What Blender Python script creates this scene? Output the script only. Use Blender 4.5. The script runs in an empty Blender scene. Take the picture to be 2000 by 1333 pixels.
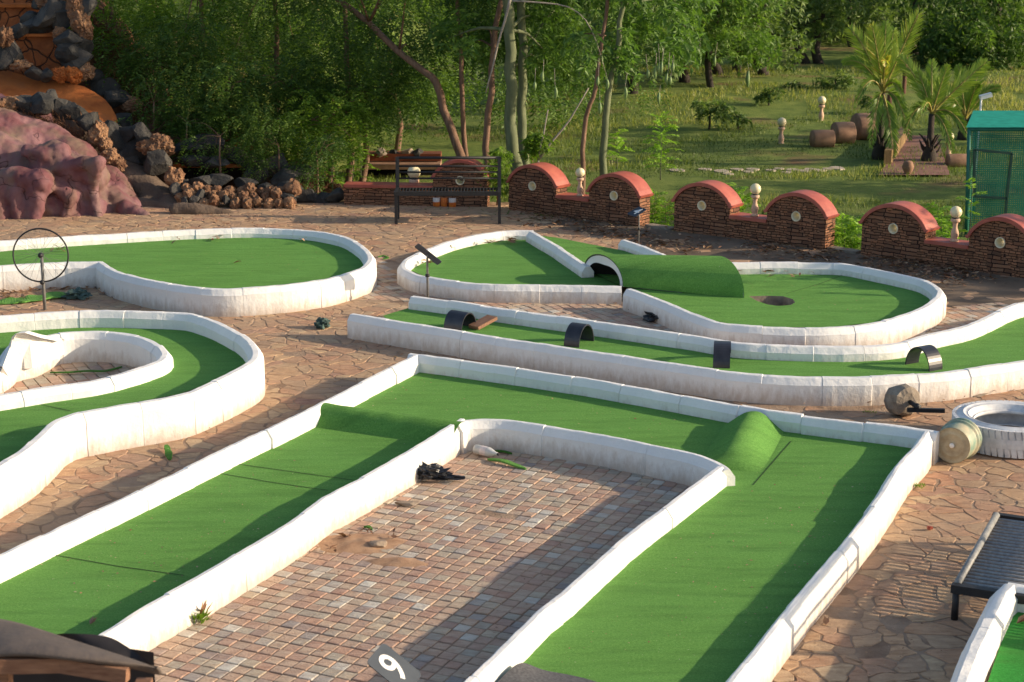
import bpy, math, random
import numpy as np
from mathutils import Vector, Matrix, noise as mnoise
from mathutils.geometry import tessellate_polygon

random.seed(7)
rng = np.random.default_rng(7)
scene = bpy.context.scene
COL = scene.collection
R = math.radians

# ------------------------------------------------------------------ camera, sky, sun, exposure
CAM_F = 3400.0                       # focal length in pixels of the 2000 px wide photograph
PITCH = math.atan(831.0 / 3400.0)
CAM_H = 4.3
cam = bpy.data.cameras.new("camera")
cam.sensor_width = 36.0
cam.lens = 36.0 * CAM_F / 2000.0
cam.clip_end = 2000
cam.dof.use_dof = True
cam.dof.focus_distance = 16.0
cam.dof.aperture_fstop = 5.0
cam_o = bpy.data.objects.new("camera", cam)
cam_o.location = (0, 0, CAM_H)
cam_o.rotation_euler = (math.pi / 2 - PITCH, 0, 0)
COL.objects.link(cam_o)
scene.camera = cam_o

SUN_EL, SUN_AZ = 17.5, -4.0          # elevation, direction towards the sun measured from +X
world = bpy.data.worlds.new("World")
scene.world = world
world.use_nodes = True
wn = world.node_tree
bg = wn.nodes["Background"]
sky = wn.nodes.new("ShaderNodeTexSky")
sky.sky_type = 'NISHITA'
sky.sun_disc = False
sky.sun_elevation = R(SUN_EL)
sky.sun_rotation = R(90 - SUN_AZ)
sky.air_density = 1.0
sky.dust_density = 1.6
wn.links.new(sky.outputs[0], bg.inputs[0])
bg.inputs[1].default_value = 0.135
sun = bpy.data.lights.new("sun", 'SUN')
sun.energy = 4.6
sun.angle = R(0.6)
sun.color = (1.0, 0.81, 0.58)
sun_o = bpy.data.objects.new("sun", sun)
d = Vector((math.cos(R(SUN_EL)) * math.cos(R(SUN_AZ)), math.cos(R(SUN_EL)) * math.sin(R(SUN_AZ)), math.sin(R(SUN_EL))))
sun_o.rotation_euler = d.to_track_quat('Z', 'Y').to_euler()
sun_o.location = (30, 10, 20)
COL.objects.link(sun_o)
scene.view_settings.view_transform = 'Standard'
scene.view_settings.look = 'None'
scene.view_settings.gamma = 1
scene.view_settings.exposure = 0.55

# ------------------------------------------------------------------ geometry helpers
CT, ST = math.cos(PITCH), math.sin(PITCH)
def ray(u, v):
    x = u - 1000; y = v - 666.5
    return Vector((x, CAM_F * CT - y * ST, -CAM_F * ST - y * CT))
def G(u, v, z=0.0):
    """world point on the level z that the photograph shows at pixel (u, v)"""
    d = ray(u, v); s = (z - CAM_H) / d.z
    return Vector((d.x * s, d.y * s, z))
def W(u, v, Y):
    """world point at distance Y in front of the terrace seen at pixel (u, v)"""
    d = ray(u, v); s = Y / d.y
    return Vector((d.x * s, Y, CAM_H + d.z * s))

class MB:
    def __init__(s): s.v = []; s.f = []; s.r = []; s.m = []; s.cur = 0; s.rnd = 0.5
    def add(s, vs, fs, rnd=None):
        b = len(s.v); s.v.extend([tuple(p) for p in vs])
        for f in fs:
            s.f.append(tuple(i + b for i in f)); s.m.append(s.cur); s.r.append(s.rnd if rnd is None else rnd)
    def box(s, c, size, rot=None, rnd=None):
        hx, hy, hz = size[0] / 2, size[1] / 2, size[2] / 2
        vs = [Vector((x, y, z)) for x in (-hx, hx) for y in (-hy, hy) for z in (-hz, hz)]
        if rot is not None: vs = [rot @ p for p in vs]
        c = Vector(c); vs = [p + c for p in vs]
        s.add(vs, [(0, 1, 3, 2), (4, 6, 7, 5), (0, 4, 5, 1), (2, 3, 7, 6), (0, 2, 6, 4), (1, 5, 7, 3)], rnd)
    def bar(s, a, b, w, h=None, rnd=None, up=(0, 0, 1)):
        a = Vector(a); b = Vector(b); h = h or w
        z = (b - a); L = z.length; z.normalize(); u = Vector(up)
        x = z.cross(u)
        if x.length < 1e-4: x = z.cross(Vector((1, 0, 0)))
        x.normalize(); y = x.cross(z)
        M = Matrix((x, z, y)).transposed()
        s.box((a + b) / 2, (w, L, h), M, rnd)
    def tube(s, pts, rad, n=8, cap=True, rnd=None, close=False):
        pts = [Vector(p) for p in pts]; N = len(pts)
        if not hasattr(rad, '__len__'): rad = [rad] * N
        vs = []; prev = None
        for i, p in enumerate(pts):
            if close: t = pts[(i + 1) % N] - pts[i - 1]
            else: t = pts[min(i + 1, N - 1)] - pts[max(i - 1, 0)]
            t.normalize()
            if prev is None:
                x = t.cross(Vector((0, 0, 1)))
                if x.length < 1e-3: x = t.cross(Vector((0, 1, 0)))
            else: x = prev - t * prev.dot(t)
            x.normalize(); prev = x; y = t.cross(x)
            for k in range(n):
                a = 2 * math.pi * k / n
                vs.append(p + (x * math.cos(a) + y * math.sin(a)) * rad[i])
        fs = []
        for i in range(N if close else N - 1):
            for k in range(n):
                a = i * n; b = ((i + 1) % N) * n
                fs.append((a + k, a + (k + 1) % n, b + (k + 1) % n, b + k))
        if cap and not close:
            fs.append(tuple(range(n - 1, -1, -1))); fs.append(tuple((N - 1) * n + k for k in range(n)))
        s.add(vs, fs, rnd)
    def lathe(s, prof, c=(0, 0, 0), n=24, M=None, rnd=None, capb=True, capt=True):
        vs = []; c = Vector(c)
        for r_, z_ in prof:
            for k in range(n):
                a = 2 * math.pi * k / n
                p = Vector((r_ * math.cos(a), r_ * math.sin(a), z_))
                if M is not None: p = M @ p
                vs.append(p + c)
        fs = []
        for i in range(len(prof) - 1):
            for k in range(n):
                fs.append((i * n + k, i * n + (k + 1) % n, (i + 1) * n + (k + 1) % n, (i + 1) * n + k))
        if capb and prof[0][0] > 1e-5: fs.append(tuple(range(n - 1, -1, -1)))
        if capt and prof[-1][0] > 1e-5: fs.append(tuple((len(prof) - 1) * n + k for k in range(n)))
        s.add(vs, fs, rnd)
    def sphere(s, c, r, n=16, m=10, rnd=None, sc=(1, 1, 1)):
        prof = [(max(1e-4, math.sin(math.pi * i / m)) * r, -math.cos(math.pi * i / m) * r) for i in range(m + 1)]
        s.lathe(prof, c, n, Matrix.Diagonal(Vector(sc)), rnd)
    def poly(s, loops, z, rnd=None):
        """flat polygon (with holes) in the xy plane; z number or function"""
        tri = tessellate_polygon([[Vector((p[0], p[1], 0)) for p in lp] for lp in loops])
        vs = [(p[0], p[1], z(p[0], p[1]) if callable(z) else z) for lp in loops for p in lp]
        fs = []
        for t in tri:
            a, b, c = [vs[i] for i in t]
            ar = (b[0] - a[0]) * (c[1] - a[1]) - (b[1] - a[1]) * (c[0] - a[0])
            fs.append(tuple(t) if ar > 0 else (t[0], t[2], t[1]))
        s.add(vs, fs, rnd)
    def build(s, name, mats, parent=None, smooth=False, world=True, label=None):
        if not isinstance(mats, (list, tuple)): mats = [mats]
        me = bpy.data.meshes.new(name)
        off = Vector(parent.location) if (parent is not None and world) else Vector((0, 0, 0))
        if parent is not None and world and parent.parent is not None: off = off + Vector(parent.parent.location)
        v = np.array(s.v, dtype=float).reshape(-1, 3) - np.array(off)
        me.from_pydata(v.tolist(), [], s.f)
        for m in mats: me.materials.append(m)
        if len(mats) > 1: me.polygons.foreach_set('material_index', s.m)
        at = me.attributes.new('rnd', 'FLOAT', 'FACE'); at.data.foreach_set('value', s.r)
        if smooth: me.polygons.foreach_set('use_smooth', [True] * len(me.polygons))
        me.update()
        o = bpy.data.objects.new(name, me); COL.objects.link(o)
        if parent is not None: o.parent = parent
        if label: o['label'] = label
        return o

def thing(name, label, cat, loc=(0, 0, 0), rz=0, group=None):
    o = bpy.data.objects.new(name, None); COL.objects.link(o)
    o.empty_display_size = 0.2
    o.location = loc; o.rotation_euler = (0, 0, rz)
    o['label'] = label; o['category'] = cat
    if group: o['group'] = group
    return o
def tag(o, label, cat, group=None, kind=None):
    o['label'] = label; o['category'] = cat
    if group: o['group'] = group
    if kind: o['kind'] = kind
    return o
def struct(o, label=None, cat=None, kind='structure'):
    o['kind'] = kind
    if label: o['label'] = label
    if cat: o['category'] = cat
    return o
def recenter(o):
    """put the origin of a one-mesh thing at the middle of its base"""
    me = o.data; n = len(me.vertices); a = np.empty(n * 3); me.vertices.foreach_get('co', a); a = a.reshape(-1, 3)
    c = (a.min(0) + a.max(0)) / 2; c[2] = a[:, 2].min()
    me.vertices.foreach_set('co', (a - c).ravel()); me.update(); o.location = c
    return o
def dup(root, loc=None, rz=None, label=None, group=None, sc=None):
    r = root.copy(); COL.objects.link(r)
    if loc is not None: r.location = loc
    if rz is not None: r.rotation_euler = (0, 0, rz)
    if sc: r.scale = (sc, sc, sc) if not hasattr(sc, '__len__') else sc
    if label: r['label'] = label
    if group: r['group'] = group
    for ch in list(root.children):
        c = ch.copy(); COL.objects.link(c); c.parent = r
        for g in ch.children:
            q = g.copy(); COL.objects.link(q); q.parent = c
    return r
def inpoly(x, y, P):
    c = False; n = len(P); j = n - 1
    for i in range(n):
        xi, yi = P[i][0], P[i][1]; xj, yj = P[j][0], P[j][1]
        if (yi > y) != (yj > y) and x < (xj - xi) * (y - yi) / (yj - yi) + xi: c = not c
        j = i
    return c
def NZ(x, y=0, z=0): return mnoise.noise(Vector((x, y, z)))

# ------------------------------------------------------------------ materials
class NT:
    def __init__(s, name):
        s.m = bpy.data.materials.new(name); s.m.use_nodes = True
        s.t = s.m.node_tree; s.b = s.t.nodes['Principled BSDF']; s.out = s.t.nodes['Material Output']
    def n(s, typ, **kw):
        nd = s.t.nodes.new('ShaderNode' + typ)
        for k, v in kw.items():
            if hasattr(nd, k): setattr(nd, k, v)
            else:
                s.set(nd.inputs[k.replace('_', ' ')], v)
        return nd
    def set(s, sock, v):
        if isinstance(v, bpy.types.NodeSocket): s.t.links.new(v, sock)
        elif isinstance(v, bpy.types.Node): s.t.links.new(v.outputs[0], sock)
        else: sock.default_value = v
    def ramp(s, fac, stops, interp='LINEAR'):
        nd = s.t.nodes.new('ShaderNodeValToRGB'); cr = nd.color_ramp; cr.interpolation = interp
        while len(cr.elements) < len(stops): cr.elements.new(0.5)
        for e, (p, c) in zip(cr.elements, stops):
            e.position = p; c = (c, c, c) if not hasattr(c, '__len__') else c
            e.color = (c[0], c[1], c[2], 1)
        s.set(nd.inputs[0], fac); return nd.outputs[0]
    def noise(s, vec, scale, detail=5, rough=.55, dist=0):
        nd = s.t.nodes.new('ShaderNodeTexNoise')
        nd.inputs['Scale'].default_value = scale; nd.inputs['Detail'].default_value = detail
        nd.inputs['Roughness'].default_value = rough; nd.inputs['Distortion'].default_value = dist
        s.set(nd.inputs['Vector'], vec); return nd.outputs[0]
    def pos(s): return s.n('NewGeometry').outputs['Position']
    def obj(s): return s.n('TexCoord').outputs['Object']
    def map(s, vec, sc=(1, 1, 1), rot=(0, 0, 0)):
        nd = s.t.nodes.new('ShaderNodeMapping'); s.set(nd.inputs['Vector'], vec)
        nd.inputs['Scale'].default_value = sc; nd.inputs['Rotation'].default_value = rot; return nd.outputs[0]
    def mix(s, fac, a, b, mode='MIX'):
        nd = s.t.nodes.new('ShaderNodeMix'); nd.data_type = 'RGBA'; nd.blend_type = mode
        s.set(nd.inputs[0], fac)
        for sock, v in ((nd.inputs[6], a), (nd.inputs[7], b)):
            s.set(sock, tuple(v) + (1,) if isinstance(v, (tuple, list)) and len(v) == 3 else v)
        return nd.outputs[2]
    def math(s, op, a, b=0.0, c=None):
        nd = s.t.nodes.new('ShaderNodeMath'); nd.operation = op; s.set(nd.inputs[0], a); s.set(nd.inputs[1], b)
        if c is not None: s.set(nd.inputs[2], c)
        return nd.outputs[0]
    def attr(s, name='rnd'):
        nd = s.t.nodes.new('ShaderNodeAttribute'); nd.attribute_name = name; return nd.outputs['Fac']
    def bump(s, h, strength=.3, dist=.01, normal=None):
        nd = s.t.nodes.new('ShaderNodeBump'); s.set(nd.inputs['Height'], h)
        nd.inputs['Strength'].default_value = strength; nd.inputs['Distance'].default_value = dist
        if normal is not None: s.set(nd.inputs['Normal'], normal)
        return nd.outputs[0]
    def fin(s, col, rough=.8, normal=None, metal=0, spec=.4):
        s.set(s.b.inputs['Base Color'], tuple(col) + (1,) if isinstance(col, (tuple, list)) else col)
        s.set(s.b.inputs['Roughness'], rough); s.set(s.b.inputs['Metallic'], metal)
        s.b.inputs['Specular IOR Level'].default_value = spec
        if normal is not None: s.set(s.b.inputs['Normal'], normal)
        return s.m

def mk(name, lo, hi, scale=6, rough=.8, bump=.3, bscale=60, bdist=.004, metal=0, spec=.4, rnd=None, det=5, stretch=None):
    """two-tone noise material, optional per-face tint"""
    t = NT(name); p = t.obj()
    if stretch: p = t.map(p, stretch)
    c = t.ramp(t.noise(p, scale, det), [(.3, lo), (.7, hi)])
    if rnd: c = t.mix(1.0, c, t.ramp(t.attr(), rnd), 'MULTIPLY')
    nrm = t.bump(t.noise(p, bscale, 4), bump, bdist) if bump else None
    return t.fin(c, rough, nrm, metal, spec)

def mat_white_kerb():
    t = NT('white_kerb_paint'); p = t.pos()
    big = t.noise(p, 2.2, 5); fine = t.noise(p, 34, 5, .65)
    c = t.ramp(big, [(.3, (.72, .72, .71)), (.7, (.81, .80, .775))])
    c = t.mix(t.ramp(fine, [(.60, 0), (.78, .22)]), c, (.60, .585, .55))
    z = t.n('SeparateXYZ'); t.set(z.inputs[0], p)
    # splash dirt near the ground and chips of bare concrete
    dirt = t.math('SUBTRACT', t.math('MULTIPLY', t.noise(t.map(p, (1, 1, .35)), 17, 6, .7), .30), z.outputs[2])
    dirt = t.ramp(dirt, [(.0, 0), (.14, .68)])
    c = t.mix(dirt, c, (.40, .30, .22))
    # thin vertical runs of grime
    runs = t.noise(t.map(p, (1, 1, .06)), 26, 4, .7)
    c = t.mix(t.ramp(runs, [(.56, 0), (.76, .22)]), c, (.50, .47, .42))
    chips = t.ramp(t.noise(p, 9, 7, .7), [(.70, 0), (.712, 1)])
    c = t.mix(chips, c, (.40, .385, .36))
    h = t.math('ADD', t.math('MULTIPLY', fine, .5), t.math('MULTIPLY', t.noise(p, 7, 4), 1.3))
    return t.fin(c, .62, t.bump(h, .8, .010), spec=.3)
def mat_turf(name='green_turf', base=None):
    t = NT(name); p = t.pos()
    f = t.noise(p, 210, 3, .8); g = t.noise(p, 60, 5, .8)
    lo, hi = base or ((.062, .182, .034), (.178, .378, .086))
    c = t.ramp(t.math('ADD', t.math('MULTIPLY', f, .55), t.math('MULTIPLY', g, .45)), [(.40, lo), (.60, hi)])
    rip = t.noise(t.map(p, (.55, 3.2, 1), (0, 0, R(-12))), 3.0, 6, .6)
    c = t.mix(t.ramp(rip, [(.30, .42), (.55, 0)]), c, (.050, .130, .028))
    c = t.mix(t.ramp(t.noise(p, 1.3, 5), [(.4, 0), (.8, .28)]), c, (.15, .36, .09))
    c = t.mix(t.ramp(t.noise(p, 48, 2, .5), [(.745, 0), (.76, .8)]), c, (.42, .42, .30))
    h = t.math('ADD', t.math('MULTIPLY', f, .5), t.math('MULTIPLY', rip, 2.0))
    return t.fin(c, .95, t.bump(h, .8, .012), spec=.1)
def mat_stone(name, stops, darker=.55, bs=22, dust=False):
    t = NT(name); p = t.pos(); a = t.attr()
    off = t.n('CombineXYZ'); t.set(off.inputs[0], t.math('MULTIPLY', a, 37.0)); 
    v = t.n('VectorMath', operation='ADD'); t.set(v.inputs[0], p); t.set(v.inputs[1], off.outputs[0])
    c = t.ramp(a, stops)
    n1 = t.noise(t.map(v.outputs[0], (1, 2.6, 1)), 7, 7, .68)
    c = t.mix(t.ramp(n1, [(.36, .75), (.6, 0)]), c, t.mix(1.0, c, (darker, darker * .86, darker * .8), 'MULTIPLY'))
    c = t.mix(t.ramp(t.noise(p, 60, 4, .7), [(.55, 0), (.8, .4)]), c, (.55, .43, .31))
    if dust:
        c = t.mix(t.ramp(t.noise(p, 1.1, 7, .65), [(.42, 0), (.66, .75)]), c, (.39, .275, .185))
        c = t.mix(t.ramp(t.noise(p, 5.5, 6, .7), [(.52, 0), (.72, .55)]), c, (.29, .20, .135))
    h = t.math('ADD', n1, t.math('MULTIPLY', t.noise(p, bs * 3, 4), .3))
    return t.fin(c, .85, t.bump(h, .9, .018), spec=.2)
def mat_leaf(name, stops, trans=.35, rough=.55, spec=.35):
    t = NT(name); a = t.attr(); c = t.ramp(a, stops)
    t.fin(c, rough, spec=spec)
    tr = t.n('BsdfTranslucent'); t.set(tr.inputs[0], t.mix(1.0, c, (1.25, 1.35, .6), 'MULTIPLY'))
    mx = t.n('MixShader'); mx.inputs[0].default_value = trans
    t.t.links.new(t.b.outputs[0], mx.inputs[1]); t.t.links.new(tr.outputs[0], mx.inputs[2])
    t.t.links.new(mx.outputs[0], t.out.inputs[0])
    return t.m
def mat_ledgestone():
    t = NT('stacked_ledge_stone'); p = t.obj()
    sp = t.n('SeparateXYZ'); t.set(sp.inputs[0], p)
    u = t.math('ADD', sp.outputs[0], sp.outputs[1]); w = sp.outputs[2]
    cb = t.n('CombineXYZ'); t.set(cb.inputs[0], u); t.set(cb.inputs[1], w)
    wob = t.n('TexNoise'); wob.inputs['Scale'].default_value = 9; t.set(wob.inputs['Vector'], cb.outputs[0])
    sc = t.n('VectorMath', operation='MULTIPLY_ADD'); t.set(sc.inputs[0], wob.outputs[1]); sc.inputs[1].default_value = (.06, .035, 0); t.set(sc.inputs[2], cb.outputs[0])
    br = t.n('TexBrick'); t.set(br.inputs['Vector'], sc.outputs[0])
    br.inputs['Color1'].default_value = (.30, .155, .090, 1); br.inputs['Color2'].default_value = (.14, .075, .046, 1)
    br.inputs['Mortar'].default_value = (.022, .014, .010, 1)
    br.inputs['Scale'].default_value = 1.0; br.inputs['Mortar Size'].default_value = .0045
    br.inputs['Brick Width'].default_value = .125; br.inputs['Row Height'].default_value = .034
    br.offset = .37; br.squash = .6; br.squash_frequency = 3; br.inputs['Bias'].default_value = -.1
    b2 = t.n('TexBrick'); t.set(b2.inputs['Vector'], sc.outputs[0])
    b2.inputs['Color1'].default_value = (.26, .14, .085, 1); b2.inputs['Color2'].default_value = (.11, .06, .04, 1); b2.inputs['Mortar'].default_value = (.020, .013, .010, 1)
    b2.inputs['Scale'].default_value = 1.0; b2.inputs['Mortar Size'].default_value = .006; b2.inputs['Brick Width'].default_value = .17; b2.inputs['Row Height'].default_value = .051; b2.offset = .61; b2.squash = 1.5; b2.squash_frequency = 2
    mk_ = t.ramp(t.noise(p, 4.5, 2), [(.49, 0), (.50, 1)])
    cc = t.mix(mk_, br.outputs[0], b2.outputs[0]); fac = t.mix(mk_, br.outputs[1], b2.outputs[1])
    c = t.mix(t.ramp(t.noise(p, 14, 5), [(.35, 0), (.75, .7)]), cc, t.mix(1.0, cc, (1.3, .92, .75), 'MULTIPLY'))
    h = t.math('SUBTRACT', t.math('MULTIPLY', t.noise(p, 40, 4), .4), fac)
    return t.fin(c, .85, t.bump(h, 1.0, .015), spec=.2)

M = {}
M['kerb'] = mat_white_kerb()
M['turf'] = mat_turf()
M['turf2'] = mat_turf('dull_turf_scrap', ((.03, .10, .018), (.08, .22, .04)))
M['seam'] = mk('turf_seam', (.012, .04, .008), (.03, .08, .015), 40, .95, 0)
M['crazy'] = mat_stone('crazy_paving_stone', [(0, (0.522, 0.336, 0.196)), (.18, (0.567, 0.374, 0.222)), (.36, (0.477, 0.270, 0.170)), (.5, (0.590, 0.413, 0.247)), (.66, (0.430, 0.297, 0.196)), (.8, (0.544, 0.330, 0.201)), (.92, (0.408, 0.242, 0.175)), (1, (0.579, 0.435, 0.273))], dust=True)
M['cobble'] = mat_stone('cobble_stone', [(0, (0.493, 0.356, 0.264)), (.2, (0.526, 0.402, 0.300)), (.38, (0.448, 0.293, 0.222)), (.52, (0.526, 0.437, 0.324)), (.66, (0.414, 0.368, 0.300)), (.78, (0.515, 0.328, 0.234)), (.88, (0.325, 0.282, 0.258)), (.94, (0.538, 0.494, 0.420)), (1, (0.605, 0.575, 0.504))], .78)
M['dirt'] = mk('red_dirt', (.20, .115, .07), (.36, .225, .14), 3.5, .95, .8, 45, .01, det=8)
M['concrete_dirt'] = mk('dusty_concrete', (.10, .07, .048), (.21, .15, .10), 1.8, .9, .4, 40, .006, det=8)
M['ledge'] = mat_ledgestone()
M['coping'] = mk('red_coping_paint', (.30, .066, .048), (.44, .125, .085), 5, .55, .25, 90, .003)
M['cream'] = mk('cream_pipe', (.72, .64, .45), (.82, .74, .54), 9, .5, .1, 60)
M['globe'] = mk('cream_globe', (.70, .60, .37), (.80, .70, .46), 3, .35, .05, 40)
M['pedestal'] = mk('peach_pedestal', (.50, .31, .21), (.62, .42, .29), 12, .7, .3, 70)
M['black_metal'] = mk('black_painted_metal', (.006, .0065, .009), (.016, .017, .02), 25, .6, .15, 120, .002, spec=.5)
M['grey_metal'] = mk('worn_grey_metal', (.10, .10, .10), (.20, .20, .19), 18, .45, .15, 120, .002, spec=.5)
M['hdpe'] = mk('black_plastic_pipe', (.012, .013, .02), (.030, .032, .042), 10, .35, .1, 80, .002, spec=.5)
M['wood'] = mk('old_wood', (.16, .075, .045), (.30, .165, .10), 8, .8, .4, 60, stretch=(1, 9, 9))
M['sign'] = mk('slate_sign_plate', (.050, .060, .075), (.075, .088, .105), 7, .5, .1, 60)
M['sign_dark'] = mk('dark_sign_plate', (.018, .026, .045), (.04, .052, .075), 7, .45, .1, 60)
M['white'] = mk('white_lettering', (.74, .74, .72), (.82, .82, .80), 10, .6, 0)
M['tyre'] = mk('white_painted_tyre', (.52, .52, .53), (.76, .76, .76), 11, .7, .5, 70, .004, det=8)
M['concrete'] = mk('rough_concrete', (.15, .12, .095), (.32, .27, .21), 8, .9, .9, 30, .012, det=8)
M['void'] = mk('hollow_shade_black', (.006, .005, .005), (.012, .01, .009), 5, 1, 0)  # near black standing in for the shade inside hollows
# ------------------------------------------------------------------ raised golf courses: kerbs and turf
def dedupe(P):
    out = [P[0]]
    for p in P[1:]:
        if (Vector(p[:2]) - Vector(out[-1][:2])).length > 1e-4: out.append(p)
    return out
def catmull(P, step=.08):
    P = [Vector(p) for p in P]; out = []
    for i in range(len(P) - 1):
        p0 = P[i - 1] if i > 0 else P[i] * 2 - P[i + 1]
        p1, p2 = P[i], P[i + 1]
        p3 = P[i + 2] if i + 2 < len(P) else P[i + 1] * 2 - P[i]
        n = max(2, int((p2 - p1).length / step))
        for k in range(n):
            t = k / n
            out.append(.5 * ((2 * p1) + (-p0 + p2) * t + (2 * p0 - 5 * p1 + 4 * p2 - p3) * t * t + (-p0 + 3 * p1 - 3 * p2 + p3) * t ** 3))
    out.append(P[-1]); return out
def sample(P, step):
    out = [P[0]]
    for a, b in zip(P[:-1], P[1:]):
        n = max(1, int(round((b - a).length / step)))
        for k in range(1, n + 1): out.append(a.lerp(b, k / n))
    return out

def kerb_run(px, zt, smooth=True, w=.15, block=.5, gap=.006, zb=-.03, jit=.005, zs=None, closed=False, cap=True, seed=0, off=0.0):
    """sweep a chamfered kerb-stone section along the centre line of its top (pixels at height zt)"""
    rr = random.Random(seed + 11)
    zs = zs or [zt] * len(px)
    P = [G(u, v, z) for (u, v), z in zip(px, zs)]
    P = catmull(P, .045) if smooth else P
    P = sample(P, .045)
    if closed: P = P[:-1]
    N = len(P)
    S = [0]
    for a, b in zip(P[:-1], P[1:]): S.append(S[-1] + (b - a).length)
    total = S[-1]
    # stations: (s, inset)
    st = [(s, 0.0) for s in S]
    nb = max(1, int(total / block)); bl = total / nb
    cuts = [bl * (k + rr.uniform(-.08, .08)) for k in range(1, nb)]
    for c in cuts:
        st = [q for q in st if abs(q[0] - c) > .012]
        g = gap * rr.uniform(.5, 1.6)
        dp = .006 if (gap > .0065 or rr.random() < .22) else .0022
        st += [(c - g, 0), (c - g * .5, dp), (c + g * .5, dp), (c + g, 0)]
    st.sort()
    def at(s):
        s = min(max(s, 0), total)
        i = max(0, min(N - 2, int(np.searchsorted(S, s)) - 1)); L = S[i + 1] - S[i]
        return P[i].lerp(P[i + 1], (s - S[i]) / L if L > 0 else 0)
    jits = [(rr.uniform(-jit, jit), rr.uniform(-jit, jit) * .8, rr.uniform(-jit, jit) * .5) for _ in range(nb + 1)]
    vs = []; fs = []
    hw = w / 2
    for s, ins in st:
        p = at(s)
        a = at(s - .02) if s > .02 else at(0); b = at(s + .02) if s < total - .02 else at(total)
        t = (b - a); t.z = 0; t.normalize(); nrm = Vector((t.y, -t.x, 0))
        # mitre at corners
        a2 = at(s - .06); b2 = at(s + .06)
        t1 = (p - a2); t2 = (b2 - p); t1.z = t2.z = 0; k = 1.0
        if t1.length > 1e-4 and t2.length > 1e-4:
            cs = t1.normalized().dot(t2.normalized()); k = 1 / max(.72, math.sqrt(max(.01, (1 + cs) / 2)))
            m_ = (t1.normalized() + t2.normalized())
            if m_.length > .1: m_.normalize(); nrm = Vector((m_.y, -m_.x, 0))
        bi = sum(1 for c in cuts if c < s); j = jits[bi]
        wob = NZ(s * 1.7, seed * 3.1, p.z) * .006
        p = p + nrm * (j[0] + wob + off); zt_ = p.z + j[1] + NZ(s * 2.3, seed, 9) * .004
        h = hw - ins; dz = ins
        e = .007
        prof = [(-h - .004, zb), (-h, zt_ - .075 - dz), (-h, zt_ - .062 - dz), (-h + .004 + e * .3, zt_ - .055 - dz), (-h + .040, zt_ - .006 - dz), (-h + .050, zt_ - dz),
                (h - .050, zt_ - dz), (h - .040, zt_ - .006 - dz), (h - .004 - e * .3, zt_ - .055 - dz), (h, zt_ - .062 - dz), (h, zt_ - .075 - dz), (h + .004, zb)]
        for q, z in prof:
            e1 = NZ(s * 9, q * 30, seed) * .0035 + NZ(s * 23, q * 30 + 5, seed) * .0018
            vs.append(Vector((p.x, p.y, 0)) + nrm * (q * k + e1) + Vector((0, 0, z + (NZ(s * 8, q * 20, seed + 3) * .004 if z > .05 else 0))))
    n = 12; ns = len(st)
    for i in range(ns if closed else ns - 1):
        for q in range(n - 1):
            a = i * n + q; b = ((i + 1) % ns) * n + q
            fs.append((a, a + 1, b + 1, b))
    if cap and not closed:
        fs.append(tuple(range(n))); fs.append(tuple((ns - 1) * n + q for q in range(n - 1, -1, -1)))
    mb = MB(); mb.add(vs, fs); return mb

def center(px, z=0):
    P = [G(u, v, z) for u, v in px]; return sum(P, Vector()) / len(P)
GOLF = 'kerbed golf courses on the terrace'
def turf_poly(px, z, holes=()):
    lp = [[G(u, v, z) for u, v in px]] + [[G(u, v, z) for u, v in h] for h in holes]
    mb = MB(); mb.poly(lp, z); return mb
def seam(pts, z, w=.005):
    mb = MB(); P = [G(u, v, z) for u, v in pts]
    for a, b in zip(P[:-1], P[1:]):
        t = (b - a).normalized(); n = Vector((-t.y, t.x, 0)) * w
        mb.add([a - n, b - n, b + n, a + n], [(0, 1, 2, 3)])
    return mb
def hump(a, b, rad, h, z, n=20, m=30, skew=0.0, pw=.8, taper=0.0):
    """rounded roll under the turf from a to b"""
    mb = MB(); a = Vector(a); b = Vector(b); t = (b - a).normalized(); s = Vector((t.y, -t.x, 0)); vs = []
    for i in range(m + 1):
        p = a.lerp(b, i / m)
        for k in range(n + 1):
            x = -1 + 2 * k / n
            prof = (.5 + .5 * math.cos(math.pi * x)) ** pw * (1 if not taper else min(1, max(0, (1 - i / m) / taper)) ** .5 * (1 if i < m else 0))
            q = p + s * rad * (x + skew * prof) ; vs.append((q.x, q.y, z - .004 + h * prof * (1 + .05 * NZ(i * .3, k * .2))))
    fs = [(i * (n + 1) + k, (i + 1) * (n + 1) + k, (i + 1) * (n + 1) + k + 1, i * (n + 1) + k + 1) for i in range(m) for k in range(n)]
    mb.add(vs, fs); return mb

KM = M['kerb']
# ---- A: keyhole course, far left
zA = .30
A_back = [(-90, 476), (0, 471), (175, 460), (350, 450), (490, 446), (595, 450), (655, 459), (690, 471), (714, 488), (722, 504), (716, 517), (700, 527), (630, 547), (525, 560), (420, 564), (315, 552), (245, 536), (217, 525), (196, 511)]
A_front = [(196, 511), (126, 512), (0, 519), (-90, 526)]
rootA = thing('golf_course', 'keyhole shaped golf course with white kerb and round green end behind the bicycle wheel', 'golf course', center([(400, 500)]), 0, GOLF)
kerb_run(A_back, zA, True, seed=1, block=.42, gap=.004).build('kerb', KM, rootA)
kerb_run(A_front, zA, False, seed=2, block=.5, gap=.004).build('kerb', KM, rootA)
turf_poly([(-90, 496), (0, 492), (175, 474), (350, 462), (490, 457), (595, 460), (655, 470), (708, 488), (722, 512), (706, 532), (630, 562), (525, 575), (420, 579), (315, 567), (245, 551), (217, 540), (196, 526), (126, 527), (0, 534), (-90, 541)], .185).build('turf', M['turf'], rootA)
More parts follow.
